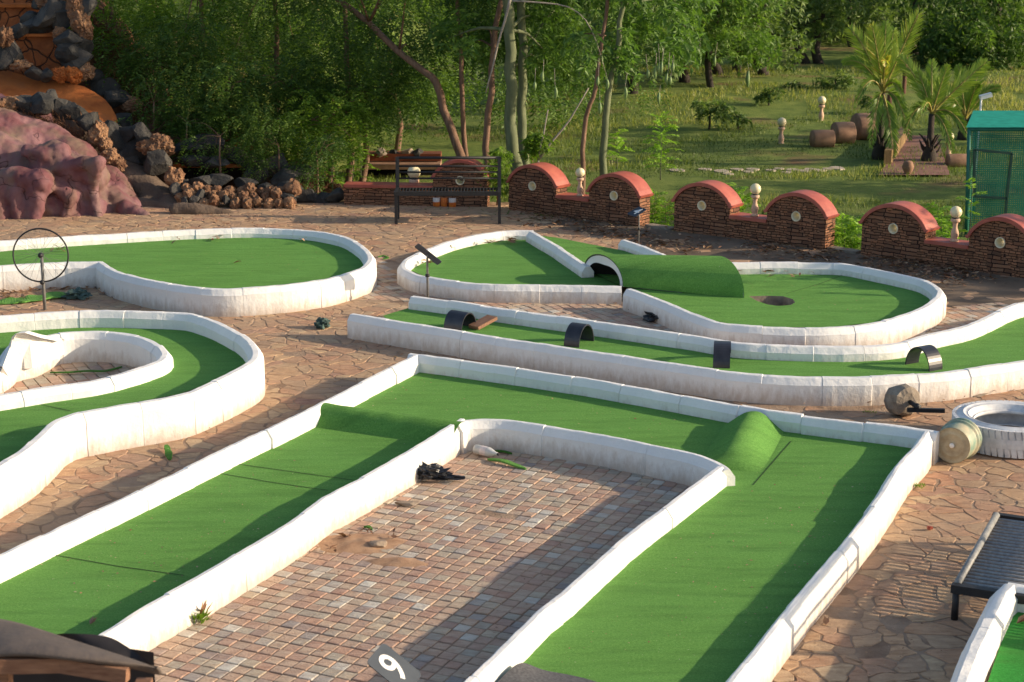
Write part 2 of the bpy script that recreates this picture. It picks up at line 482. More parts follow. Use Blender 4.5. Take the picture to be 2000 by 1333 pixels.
# ---- B: S-shaped course with inner ring, left
zB = .36
B_out = [(-120, 627), (0, 617), (90, 611), (180, 607), (270, 609), (350, 612), (385, 617), (432, 633), (474, 656), (494, 676), (499, 694), (490, 708), (455, 728), (402, 752), (350, 772), (245, 790), (196, 799), (147, 808), (108, 824), (80, 849), (46, 880), (0, 908), (-120, 975)]
rootB = thing('golf_course', 'tall kerbed curving golf course with an inner ring and a raised white ramp block', 'golf course', center([(250, 700)]), 0, GOLF)
kerb_run(B_out, zB, True, seed=3, block=.44, gap=.004).build('kerb', KM, rootB)
B_ring = [(-60, 735), (0, 703), (12, 690), (22, 677), (34, 668), (46, 664), (62, 662), (85, 658), (108, 653), (144, 649), (189, 648), (234, 651), (276, 659), (308, 674), (321, 690), (315, 703), (288, 715), (234, 731), (180, 744), (90, 757), (0, 772), (-60, 781)]
zr = [.30, .30, .31, .32, .32, .32, .32, .32, .32, .32] + [.32] * 12
kerb_run(B_ring, .32, True, seed=4, block=.40, gap=.004, zs=zr).build('inner_ring_kerb', KM, rootB)
# the ramp block: mortar fairing under the raised blocks
mb = MB()
Q = [G(6, 712, .30), G(24, 668, .42), G(35, 646, .555), G(50, 645, .555), G(84, 655, .45), G(116, 662, .34)]
foot = [G(-12, 752, .02), G(0, 754, .02), G(16, 753, .02), G(72, 738, .02), G(116, 713, .02), G(138, 698, .02)]
Q = [q + Vector((.02, -.10, -.002)) for q in Q]
back_ = [q + Vector((-.02, .20, -.03)) for q in Q]
vs = []
for a, b in zip(Q, foot):
    for k in range(7):
        t = k / 6; p = a.lerp(b, t); p = p + Vector((NZ(p.x * 6, p.y * 6, k), NZ(p.y * 6, p.x * 6, k), 0)) * .02
        p.z = a.z - (a.z - b.z) * t ** 2.4; vs.append(p)
mb.add(vs, [(i * 7 + k, i * 7 + k + 1, (i + 1) * 7 + k + 1, (i + 1) * 7 + k) for i in range(5) for k in range(6)])
n0 = len(mb.v); mb.add([vs[i * 7] for i in range(6)] + back_, [(i, i + 1, 6 + i + 1, 6 + i) for i in range(5)]); low_ = [Vector((q.x, q.y + .04, .15)) for q in back_]; mb.add(back_ + low_, [(i, i + 1, 6 + i + 1, 6 + i) for i in range(5)]); mb.add([vs[0], back_[0], low_[0], vs[6]], [(0, 1, 2, 3)]); mb.build('ramp_block', KM, rootB)
B_turf = [(-120, 655), (0, 648), (90, 641), (180, 636), (270, 637), (350, 642), (385, 648), (430, 662), (475, 680), (490, 702), (476, 722), (420, 745), (350, 770), (245, 790), (190, 799), (147, 808), (105, 824), (77, 849), (42, 880), (0, 908), (-120, 975)]
ringhole = [(-60, 748), (0, 716), (14, 706), (30, 678), (50, 668), (108, 668), (144, 662), (189, 661), (234, 664), (276, 672), (304, 686), (311, 700), (303, 712), (280, 724), (234, 738), (180, 751), (90, 765), (0, 780), (-60, 790)]
turf_poly(B_turf, .20, [ringhole]).build('turf', M['turf'], rootB)
seam([(80, 790), (138, 803)], .204, .005).build('seam', M['seam'], rootB)
# ---- C: U-shaped course, front
zC = .26
C_left = [(812, 694), (705, 748), (560, 821), (413, 890), (240, 973), (0, 1087), (-150, 1157)]
C_top = [(800, 692), (917, 707), (1028, 722), (1140, 739), (1252, 758), (1370, 779), (1498, 802), (1617, 817), (1757, 834), (1832, 845)]
C_right = [(1824, 843), (1808, 868), (1776, 903), (1731, 974), (1686, 1035), (1637, 1099), (1566, 1182), (1492, 1277), (1440, 1342), (1340, 1470), (1230, 1610)]
CI_left = [(915, 819), (800, 890), (712, 940), (660, 966), (645, 973), (590, 1014), (514, 1062), (399, 1130), (300, 1184), (209, 1243), (120, 1300), (-20, 1390)]
CI_top = [(890, 829), (912, 821), (982, 820), (1070, 832), (1175, 849), (1280, 870), (1345, 883), (1375, 892), (1405, 905), (1420, 917)]
CI_right = [(1417, 914), (1362, 955), (1225, 1060), (1112, 1163), (1068, 1195), (922, 1342), (800, 1470)]
rootC = thing('golf_course', 'large U shaped golf course around a brick paved pit with two turf humps', 'golf course', center([(1200, 860)]), 0, GOLF)
for i, (c, sm, b) in enumerate(((C_left, False, .52), (C_top, False, .52), (C_right, True, .9))):
    kerb_run(c, zC, sm, seed=5 + i, block=b, gap=.007 if i == 1 else .005, jit=.007, off=.05 if i == 2 else 0, w=.125 if i == 2 else (.13 if i == 0 else .14), zs=[.26, .255, .25, .24, .23] + [.222] * 6 if i == 2 else None).build('outer_kerb', KM, rootC)
for i, (c, sm) in enumerate(((CI_left, False), (CI_top, True), (CI_right, False))):
    kerb_run(c, .25, sm, seed=9 + i, block=.85, gap=.004, jit=.006, w=.13, off=(.05, 0, .04)[i]).build('inner_kerb', KM, rootC)
outer = [G(u, v, zC) for u, v in C_left[::-1]] + [G(u, v, zC) for u, v in C_top[1:-1]] + [G(u, v, zC) for u, v in C_right]
nR = len(C_right); outer = outer[:-nR]
for i in range(nR):
    q = G(*C_right[i], .24); t_ = (G(*C_right[min(nR - 1, i + 1)], .24) - G(*C_right[max(0, i - 1)], .24)).normalized(); outer.append(q + Vector((t_.y, -t_.x, 0)) * .06)
inner = [G(u, v, .25) for u, v in CI_left[::-1]] + [G(u, v, .25) for u, v in CI_top[1:]] + [G(u, v, .25) for u, v in CI_right[1:]]
zT = .115
mb = MB(); mb.poly([outer + inner[::-1]], zT); mb.build('turf', M['turf'], rootC)
hump(G(634, 812, zT + .03), G(905, 850, zT + .03), .24, .15, zT, skew=.15, pw=.6).build('turf_hump', M['turf'], rootC, True)
hump(G(1472, 836, zT), G(1424, 918, zT), .27, .15, zT, pw=.7, taper=.5).build('turf_hump', M['turf'], rootC, True)
for s in ([(684, 795), (780, 808), (885, 824)], [(460, 906), (560, 920), (690, 938)], [(425, 924), (530, 942), (640, 958)], [(106, 1084), (230, 1106), (360, 1124)], [(1545, 862), (1470, 948)]):
    seam(s, zT + .003, .0045).build('seam', M['seam'], rootC)
# folded-back corner of the turf showing its rubber backing
mb = MB(); vs = []
a = G(1045, 1287, zT + .07); b = G(975, 1345, zT + .02)
rows = [[G(1018, 1286, .21), G(1052, 1310, .135), G(1110, 1316, .122), G(1200, 1340, .122)],
        [G(985, 1318, .20), G(1030, 1338, .17), G(1100, 1352, .135), G(1230, 1378, .124)],
        [G(930, 1375, .15), G(1010, 1400, .16), G(1100, 1410, .14), G(1260, 1430, .124)]]
for r_ in rows: vs += r_
mb.add(vs, [(i * 4 + k, i * 4 + k + 4, i * 4 + k + 5, i * 4 + k + 1) for i in range(2) for k in range(3)])
M['felt'] = mk('grey_turf_backing', (.055, .055, .06), (.12, .12, .125), 60, .95, .6, 160, .004)
fl = mb.build('turf_backing_fold', M['felt'], rootC, True)
sb = fl.modifiers.new('s', 'SUBSURF'); sb.levels = sb.render_levels = 3
# ---- D: long curved lane, right
zD = .25
D_back = [(806, 578), (895, 590), (1000, 606), (1175, 630), (1350, 655), (1440, 670), (1545, 675), (1664, 677), (1751, 671), (1818, 653), (1893, 635), (1965, 602), (2010, 590), (2110, 578)]
D_front = [(687, 613), (860, 641), (1070, 674), (1245, 700), (1350, 716), (1440, 728), (1545, 735), (1685, 736), (1825, 729), (1895, 720), (2000, 705), (2110, 690)]
rootD = thing('golf_course', 'long curving golf lane with white kerbs and four black half pipe hoops', 'golf course', center([(1400, 700)]), 0, GOLF)
kerb_run(D_back, zD, True, seed=15, block=.46, gap=.004).build('kerb', KM, rootD)
kerb_run(D_front, zD, True, seed=16, block=.46, gap=.004).build('kerb', KM, rootD)
zDt = .115
turf_poly([(748, 617), (804, 600)] + [(u, v + 22) for u, v in D_back[1:]] + [(u, v) for u, v in D_front[::-1][:-1]] + [(760, 628)], zDt).build('turf', M['turf'], rootD)
# ---- E: figure-eight course with turf tunnel
zE = .24; zEl = .20
E_tri = [(1042, 451), (1000, 451), (965, 454), (895, 467), (840, 486), (798, 505), (788, 521), (806, 533), (832, 541), (882, 549), (954, 555), (1080, 557), (1214, 559)]
E_diag = [(1038, 452), (1092, 483), (1148, 521)]
E_front = [(1228, 564), (1266, 577), (1300, 590), (1387, 626), (1440, 635), (1510, 639), (1615, 640), (1720, 629), (1790, 607), (1826, 586), (1835, 569), (1818, 554), (1790, 544), (1720, 529), (1660, 517), (1615, 514), (1500, 513), (1405, 514)]
E_entry = [(1218, 468), (1256, 481), (1300, 500), (1330, 512), (1405, 514)]
rootE = thing('golf_course', 'figure eight golf course with a round green end and turf covered tunnel', 'golf course', center([(1500, 570)]), 0, GOLF)
kerb_run(E_tri, zEl, True, seed=21, block=.46, gap=.004).build('kerb', KM, rootE)
kerb_run(E_diag, .22, False, seed=22, block=.5, gap=.004).build('kerb', KM, rootE)
kerb_run(E_front, zE, True, seed=23, block=.46, gap=.004).build('kerb', KM, rootE)
kerb_run(E_entry, .22, False, seed=24, block=.5, gap=.004).build('kerb', KM, rootE)
zEt = .11
tri = [(1040, 466), (965, 468), (895, 482), (840, 500), (805, 516), (800, 528), (832, 541), (882, 550), (954, 556), (1080, 559), (1220, 561), (1150, 530), (1092, 500)]
turf_poly(tri, .085).build('turf', M['turf'], rootE)
hole = [(1463, 579), (1500, 578), (1530, 579), (1549, 585), (1553, 591), (1545, 596), (1520, 598), (1499, 595), (1478, 588)]
big = [(1222, 562), (1266, 577), (1300, 590), (1387, 626), (1440, 635), (1510, 639), (1615, 640), (1720, 629), (1790, 607), (1826, 586), (1826, 572), (1812, 562), (1770, 550), (1720, 542), (1615, 533), (1500, 531), (1405, 531), (1330, 528), (1218, 490), (1085, 464), (1030, 458), (1148, 528)]
turf_poly(big, zEt, [hole]).build('turf', M['turf'], rootE)
mb = MB(); hp = [G(u, v, zEt) for u, v in hole]; n_ = len(hp)
mb.add([p for p in hp] + [Vector((p.x, p.y, -.08)) for p in hp], [(i, (i + 1) % n_, n_ + (i + 1) % n_, n_ + i) for i in range(n_)] + [tuple(range(n_, 2 * n_))])
mb.build('cup_pit', M['concrete'], rootE)
seam([(1535, 574), (1600, 555), (1650, 536)], zEt + .004, .005).build('seam', M['seam'], rootE)
# tunnel: half cylinder shell
def arch_frame(f1, f2, n, h, flat=1.0):
    f1 = Vector(f1); f2 = Vector(f2); c = (f1 + f2) / 2; ax = (f1 - f2) / 2; out = []
    for k in range(n + 1):
        a = math.pi * k / n
        out.append(c + ax * math.cos(a) + Vector((0, 0, h * math.sin(a) ** .9)))
    return out
def arch_shell(L1, L2, th, n=22, segs=12, h1=.3, h2=.3):
    mb = MB(); oa = arch_frame(L1[0], L1[1], n, h1); ob = arch_frame(L2[0], L2[1], n, h2)
    def shrink(fr, t):
        c = (fr[0] + fr[-1]) / 2; out = []
        for p in fr:
            d_ = (p - c); L = d_.length; out.append(c + d_ * ((L - t) / L))
        return out
    ia = shrink(oa, th); ib = shrink(ob, th); vs = []
    for i in range(segs + 1):
        t = i / segs
        vs += [a.lerp(b, t) for a, b in zip(oa, ob)]
    o = len(vs)
    for i in range(segs + 1):
        t = i / segs
        vs += [a.lerp(b, t) for a, b in zip(ia, ib)]
    q = n + 1; out_f = []; in_f = []
    for i in range(segs):
        for k in range(n):
            out_f.append((i * q + k, i * q + k + 1, (i + 1) * q + k + 1, (i + 1) * q + k))
            in_f.append((o + i * q + k, o + (i + 1) * q + k, o + (i + 1) * q + k + 1, o + i * q + k + 1))
    ends = []
    for e in (0, segs):
        for k in range(n): ends.append((e * q + k, e * q + k + 1, o + e * q + k + 1, o + e * q + k))
    for i in range(segs):
        for k in (0, n): ends.append((i * q + k, (i + 1) * q + k, o + (i + 1) * q + k, o + i * q + k))
    return vs, out_f, in_f, ends
f1 = G(1141, 533, .10); f2 = G(1219, 561, .12)
g1 = G(1375, 545, .10); g2 = G(1452, 584, .10)
vs, of, inf, en = arch_shell((f1, f2), (g1, g2), .10, h1=.28, h2=.35)
mb = MB(); mb.add(vs, en); mb.cur = 1; mb.add(vs, inf); mb.build('tunnel_shell', [KM, M['void']], rootE)  # inner faces coloured near black, the tunnel's shade painted on
vs, of, inf, en = arch_shell((f1 + Vector((-.012, .0, 0)), f2 + Vector((-.012, 0, 0))), (g1 + Vector((.01, 0, 0)), g2 + Vector((.01, 0, 0))), .012, h1=.292, h2=.362)
mb = MB(); up = Vector((0, 0, .006)); mb.add([v + up for v in vs], of); mb.cur = 1; mb.add([v + up for v in vs], en)
mb.build('tunnel_turf_cover', [M['turf'], M['hdpe']], rootE)
# ---- F: corner of one more course, bottom right
zF = .27
F1 = [(2070, 1154), (2000, 1144), (1968, 1139)]
F2 = [(1972, 1141), (1958, 1155), (1940, 1190), (1905, 1260), (1873, 1345), (1820, 1470)]
rootF = thing('golf_course', 'corner of a kerbed golf course beside the slatted bench, with vivid green turf', 'golf course', center([(1990, 1250)]), 0, GOLF)
kerb_run(F1, zF, False, seed=31, block=.7).build('kerb', KM, rootF)
kerb_run(F2, zF, False, seed=32, block=.7).build('kerb', KM, rootF)
M['turf3'] = mat_turf('vivid_turf', ((.02, .17, .025), (.055, .34, .06)))
turf_poly([(2200, 1190), (2070, 1190), (1985, 1180), (1975, 1200), (1940, 1300), (1900, 1420), (2200, 1460)], .12).build('turf', M['turf3'], rootF)
# ------------------------------------------------------------------ ground
WALL_PX = [(560, 398), (670, 400), (850, 402), (993, 410), (1130, 428), (1250, 444), (1430, 465), (1612, 489), (1800, 512), (2000, 541), (2300, 590)]
WALL = [G(u, v) for u, v in WALL_PX]
def wall_y(x):
    if x <= WALL[0].x: return WALL[0].y
    for a, b in zip(WALL[:-1], WALL[1:]):
        if a.x <= x <= b.x: return a.y + (b.y - a.y) * (x - a.x) / (b.x - a.x)
    return WALL[-1].y
def sst(a, b, x):
    t = min(1, max(0, (x - a) / (b - a))); return t * t * (3 - 2 * t)
def terrain(x, y):
    d = y - wall_y(x)
    z = -.30 * sst(.35, .6, d)
    if d > 0:
        # mound on the right-hand lawn, bank on the left behind the rocks
        z += .55 * sst(36, 44, y) * sst(-2, 3, x) + .12 * NZ(x * .25, y * .25) * sst(28, 34, y)
        z += 1.3 * sst(48, 75, y)
    z += 2.2 * sst(-2.8, -6.5, x) * sst(29.5, 34, y)
    z += 1.2 * sst(-2, -6, x) * sst(32, 42, y)
    return z
xs = list(np.arange(-16, 16.01, .35)); xs = [-400, -150, -60, -30, -20] + xs + [20, 30, 60, 150, 400]
ys = [-30, 0, 4] + list(np.arange(6, 60, .35)) + [64, 70, 80, 100, 150, 300, 700]
mb = MB(); nx = len(xs)
vs = [(x, y, terrain(x, y) - .012 + .0095 * sst(9, 9.5, y)) for y in ys for x in xs]
mb.add(vs, [(j * nx + i, j * nx + i + 1, (j + 1) * nx + i + 1, (j + 1) * nx + i) for j in range(len(ys) - 1) for i in range(nx - 1)])
def mat_ground():
    t = NT('ground_soil_and_grass'); p = t.pos(); sp = t.n('SeparateXYZ'); t.set(sp.inputs[0], p)
    grass = t.ramp(t.noise(p, 2.2, 8, .65), [(.25, (.07, .105, .026)), (.5, (.135, .185, .042)), (.75, (.23, .255, .065))])
    soil = t.ramp(t.noise(p, 3, 7), [(.3, (.15, .075, .045)), (.7, (.28, .15, .09))])
    patch = t.ramp(t.noise(p, .42, 6, .6), [(.55, 0), (.68, .85)])
    far = t.mix(patch, grass, soil)
    near = t.ramp(t.noise(p, 3.5, 8), [(.3, (.22, .145, .10)), (.5, (.33, .235, .165)), (.7, (.40, .30, .22))])
    # the lawn begins behind the wall, about 24 m out
    m_ = t.ramp(t.math('ADD', t.math('MULTIPLY', sp.outputs[1], .1), t.math('MULTIPLY', sp.outputs[0], .052)), [(.248, 0), (.252, 1)])
    m_ = t.math('GREATER_THAN', t.math('ADD', sp.outputs[1], t.math('MULTIPLY', sp.outputs[0], .60)), 25.2)
    m2 = t.math('GREATER_THAN', sp.outputs[1], 21.0)
    c = t.mix(t.math('MULTIPLY', m_, m2), near, far)
    return t.fin(c, .95, t.bump(t.noise(p, 22, 6, .7), .9, .03), spec=.15)
g_o = mb.build('ground', mat_ground(), smooth=True); struct(g_o, 'red soil and patchy grass ground reaching to the trees', 'ground')

# --- crazy paving: real stones
PIT = [G(u, v) for u, v in [(918, 860), (975, 850), (1080, 862), (1180, 885), (1280, 905), (1370, 925), (1400, 950), (1225, 1095), (1060, 1240), (900, 1390), (700, 1600), (-300, 1600), (60, 1400), (280, 1260), (500, 1130), (700, 1000)]]
RING = [G(u, v, .05) for u, v in ringhole]
COB1 = [G(u, v) for u, v in [(730, 505), (742, 500), (770, 540), (810, 563), (895, 583), (1000, 590), (1215, 585), (1300, 625), (1385, 668), (1350, 660), (1175, 640), (1000, 618), (804, 590), (735, 585), (700, 592), (728, 560)]]
COB2 = [G(u, v) for u, v in [(1480, 678), (1720, 672), (1815, 645), (1850, 615), (1868, 598), (1960, 592), (1990, 598), (1890, 640), (1810, 660), (1740, 680), (1545, 685)]]
DIRTZ = [G(u, v) for u, v in [(1100, 722), (1300, 753), (1475, 770), (1650, 776), (1760, 772), (1730, 800), (1700, 815), (1800, 835), (1600, 835), (1350, 800), (1180, 765), (1050, 742), (990, 722)]]
CONC = [G(u, v) for u, v in [(1060, 440), (1215, 470), (1330, 520), (1420, 522), (1625, 528), (1790, 560), (1850, 600), (2200, 606), (2200, 560), (1800, 512), (1612, 489), (1430, 465), (1250, 444), (1100, 424)]]
AREAC = [(p.x, p.y) for p in outer]
def near_course_inside(x, y):
    return inpoly(x, y, AREAC) or inpoly(x, y, [(p.x, p.y) for p in A_in]) or inpoly(x, y, [(p.x, p.y) for p in B_in]) or inpoly(x, y, [(p.x, p.y) for p in D_in]) or inpoly(x, y, [(p.x, p.y) for p in E_in])
A_in = [G(u, v, .2) for u, v in A_back + A_front[1:]]
B_in = [G(u, v, .2) for u, v in B_out]
D_in = [G(u, v, .2) for u, v in D_back + D_front[::-1]]
E_in = [G(u, v, .2) for u, v in E_front]
def clip(poly, nx_, ny_, d_):
    out = []; n = len(poly)
    for i in range(n):
        a = poly[i]; b = poly[(i + 1) % n]
        da = a[0] * nx_ + a[1] * ny_ - d_; db = b[0] * nx_ + b[1] * ny_ - d_
        if da <= 0: out.append(a)
        if (da < 0 < db) or (db < 0 < da):
            t = da / (da - db); out.append((a[0] + (b[0] - a[0]) * t, a[1] + (b[1] - a[1]) * t))
    return out
def stones():
    rr = random.Random(3); cell = {}; seeds = []
    for _ in range(90000):
        y = 7.6 + 18.9 * rr.random(); hw = 1.2 + y * .33
        x = rr.uniform(-hw, hw)
        if y > wall_y(x) - .02: continue
        rmin = .10 + .30 * (rr.random() ** 1.1); ok = True
        cx_, cy_ = int(x / .4), int(y / .4)
        for i in (-1, 0, 1):
            for j in (-1, 0, 1):
                for (sx, sy, sr) in cell.get((cx_ + i, cy_ + j), ()):
                    if (sx - x) ** 2 + (sy - y) ** 2 < min(sr, rmin) ** 2: ok = False; break
                if not ok: break
            if not ok: break
        if ok: cell.setdefault((cx_, cy_), []).append((x, y, rmin)); seeds.append((x, y))
    mb = MB(); cell2 = {}
    for s in seeds: cell2.setdefault((int(s[0] / .5), int(s[1] / .5)), []).append(s)
    for (x, y) in seeds:
        if inpoly(x, y, PIT) or inpoly(x, y, COB1) or inpoly(x, y, COB2) or near_course_inside(x, y): continue
        if inpoly(x, y, CONC) and rr.random() < .93: continue
        if inpoly(x, y, DIRTZ) and rr.random() < .85: continue
        if rr.random() < .03: continue
        P = [(x - .6, y - .6), (x + .6, y - .6), (x + .6, y + .6), (x - .6, y + .6)]
        i0, j0 = int(x / .5), int(y / .5)
        gap = rr.uniform(.003, .013)
        for i in (-2, -1, 0, 1, 2):
            for j in (-2, -1, 0, 1, 2):
                for (sx, sy) in cell2.get((i0 + i, j0 + j), ()):
                    if sx == x and sy == y: continue
                    dx, dy = sx - x, sy - y; L = math.hypot(dx, dy)
                    if L > 1.1: continue
                    dx /= L; dy /= L
                    P = clip(P, dx, dy, x * dx + y * dy + L / 2 - gap)
                    if len(P) < 3: break
        if len(P) < 3: continue
        # ragged outline
        Q = []
        for k in range(len(P)):
            a = P[k]; b = P[(k + 1) % len(P)]; L = math.hypot(b[0] - a[0], b[1] - a[1])
            if L < .012: continue
            m_ = max(1, int(L / .045))
            for q in range(m_):
                t = q / m_
                px_, py_ = a[0] + (b[0] - a[0]) * t, a[1] + (b[1] - a[1]) * t
                Q.append((px_ + NZ(px_ * 3, py_ * 3, 1) * .13 + NZ(px_ * 9, py_ * 9, 2) * .055 + NZ(px_ * 26, py_ * 26, 3) * .016, py_ + NZ(px_ * 3, py_ * 3, 7) * .13 + NZ(px_ * 9, py_ * 9, 8) * .055 + NZ(px_ * 26, py_ * 26, 9) * .016))
        if len(Q) < 3: continue
        r1 = rr.random()
        # warmer, redder stone towards the right-hand side of the terrace
        if x > 3.2 and rr.random() < .6: r1 = rr.choice((.33, .36, .4, .64, .7, .9, .93))
        z0 = rr.uniform(-.0005, .003) ; tx, ty = rr.uniform(-.008, .008), rr.uniform(-.008, .008)
        n = len(Q); vs = []
        for lvl, ins in ((-.03, 0), (z0 - .004, 0), (z0, .045)):
            for (qx, qy) in Q:
                ux, uy = x + (qx - x) * (1 - ins), y + (qy - y) * (1 - ins)
                vs.append((ux, uy, lvl + ((ux - x) * tx + (uy - y) * ty if lvl > -.02 else 0)))
        fs = [(l * n + k, l * n + (k + 1) % n, (l + 1) * n + (k + 1) % n, (l + 1) * n + k) for l in (0, 1) for k in range(n)] + [tuple(2 * n + k for k in range(n))]
        mb.add(vs, fs, r1)
    return mb
st_o = stones().build('stone_paving', M['crazy']); struct(st_o, 'crazy paving of tan and red sandstone slabs on the terrace', 'paving')
def cobbles(poly, org, ang, sx, sy, zt, skip=.004, seed=1, gap=.006, hole=()):
    rr = random.Random(seed); mb = MB(); org = Vector(org)
    ux = Vector((math.cos(ang), math.sin(ang), 0)); uy = Vector((-ux.y, ux.x, 0))
    cs = [((p - org).dot(ux), (p - org).dot(uy)) for p in poly]
    a0, a1 = min(c[0] for c in cs), max(c[0] for c in cs); b0, b1 = min(c[1] for c in cs), max(c[1] for c in cs)
    for j in range(int(b0 / sy) - 1, int(b1 / sy) + 2):
        drift = NZ(j * .35, seed) * .02
        for i in range(int(a0 / sx) - 1, int(a1 / sx) + 2):
            cx_, cy_ = (i + .5) * sx + drift, (j + .5) * sy + NZ(i * .3, seed, 4) * .02
            c = org + ux * cx_ + uy * cy_
            if not inpoly(c.x, c.y, poly) or rr.random() < skip or (i, j) in hole: continue
            if any((c - h).length < hr for h, hr in hole if isinstance(h, Vector)): continue
            w_ = sx / 2 - gap * rr.uniform(.4, 1.1); h_ = sy / 2 - gap * rr.uniform(.4, 1.1)
            z = zt + rr.uniform(-.003, .003) + NZ(c.x * 1.5, c.y * 1.5) * .004
            tl = [rr.uniform(-.0015, .0015) for _ in range(4)]
            vs = []
            for lvl, ins in ((-.03, 0), (z - .0025, 0), (z, .005)):
                for k, (qx, qy) in enumerate(((-1, -1), (1, -1), (1, 1), (-1, 1))):
                    jx, jy = NZ(i * 3.1 + k, j * 2.7) * .003, NZ(i * 2.3, j * 3.7 + k) * .003
                    p = c + ux * (qx * (w_ - ins) + jx) + uy * (qy * (h_ - ins) + jy)
                    vs.append((p.x, p.y, lvl + (tl[k] if lvl > -.02 else 0)))
            fs = [(l * 4 + k, l * 4 + (k + 1) % 4, (l + 1) * 4 + (k + 1) % 4, (l + 1) * 4 + k) for l in (0, 1) for k in range(4)] + [(8, 9, 10, 11)]
            r1 = rr.random(); mb.add(vs, fs, r1 * .9 if rr.random() < .9 else .9 + r1 * .1)
    return mb
TA = -.435
o = cobbles(PIT, G(1155, 946), TA, .1, .1, .004, .0, 1, hole=((G(958, 1003), .075), (G(985, 1008), .06))).build('cobble_paving', M['cobble']); struct(o, 'square cobble floor in mixed pink and grey stone inside the U shaped course', 'paving')
v_ = (G(190, 720, .1) - G(158, 690, .1))
o = cobbles(RING, G(150, 700), math.atan2(v_.y, v_.x), .24, .115, .03, .0, 2, .007).build('cobble_paving', M['cobble']); struct(o, 'oblong paving bricks inside the ring of the left course', 'paving')
o = cobbles(COB1, G(900, 600), R(28), .11, .11, .004, .03, 3, .007).build('cobble_paving', M['cobble']); struct(o, 'dusty cobble strip between the courses', 'paving')
o = cobbles(COB2, G(1700, 660), R(20), .11, .11, .004, .02, 4, .007).build('cobble_paving', M['cobble']); struct(o, 'cobble strip behind the long curved lane', 'paving')
def skirt(poly, z, name, mat, lab):
    mb = MB(); mb.poly([[(p.x, p.y) for p in poly]], z); o = mb.build(name, mat); struct(o, lab, 'ground'); return o
skirt(CONC, -.001, 'concrete_slab', M['concrete_dirt'], 'dusty brown concrete strip along the garden wall')
# sandy joint filler under the cobbles
M['joint'] = mk('sandy_joints', (.07, .045, .032), (.17, .11, .075), 6, .95, .5, 80, .004)
skirt(PIT, -.008, 'joint_sand', M['joint'], 'sand between the cobbles of the pit')
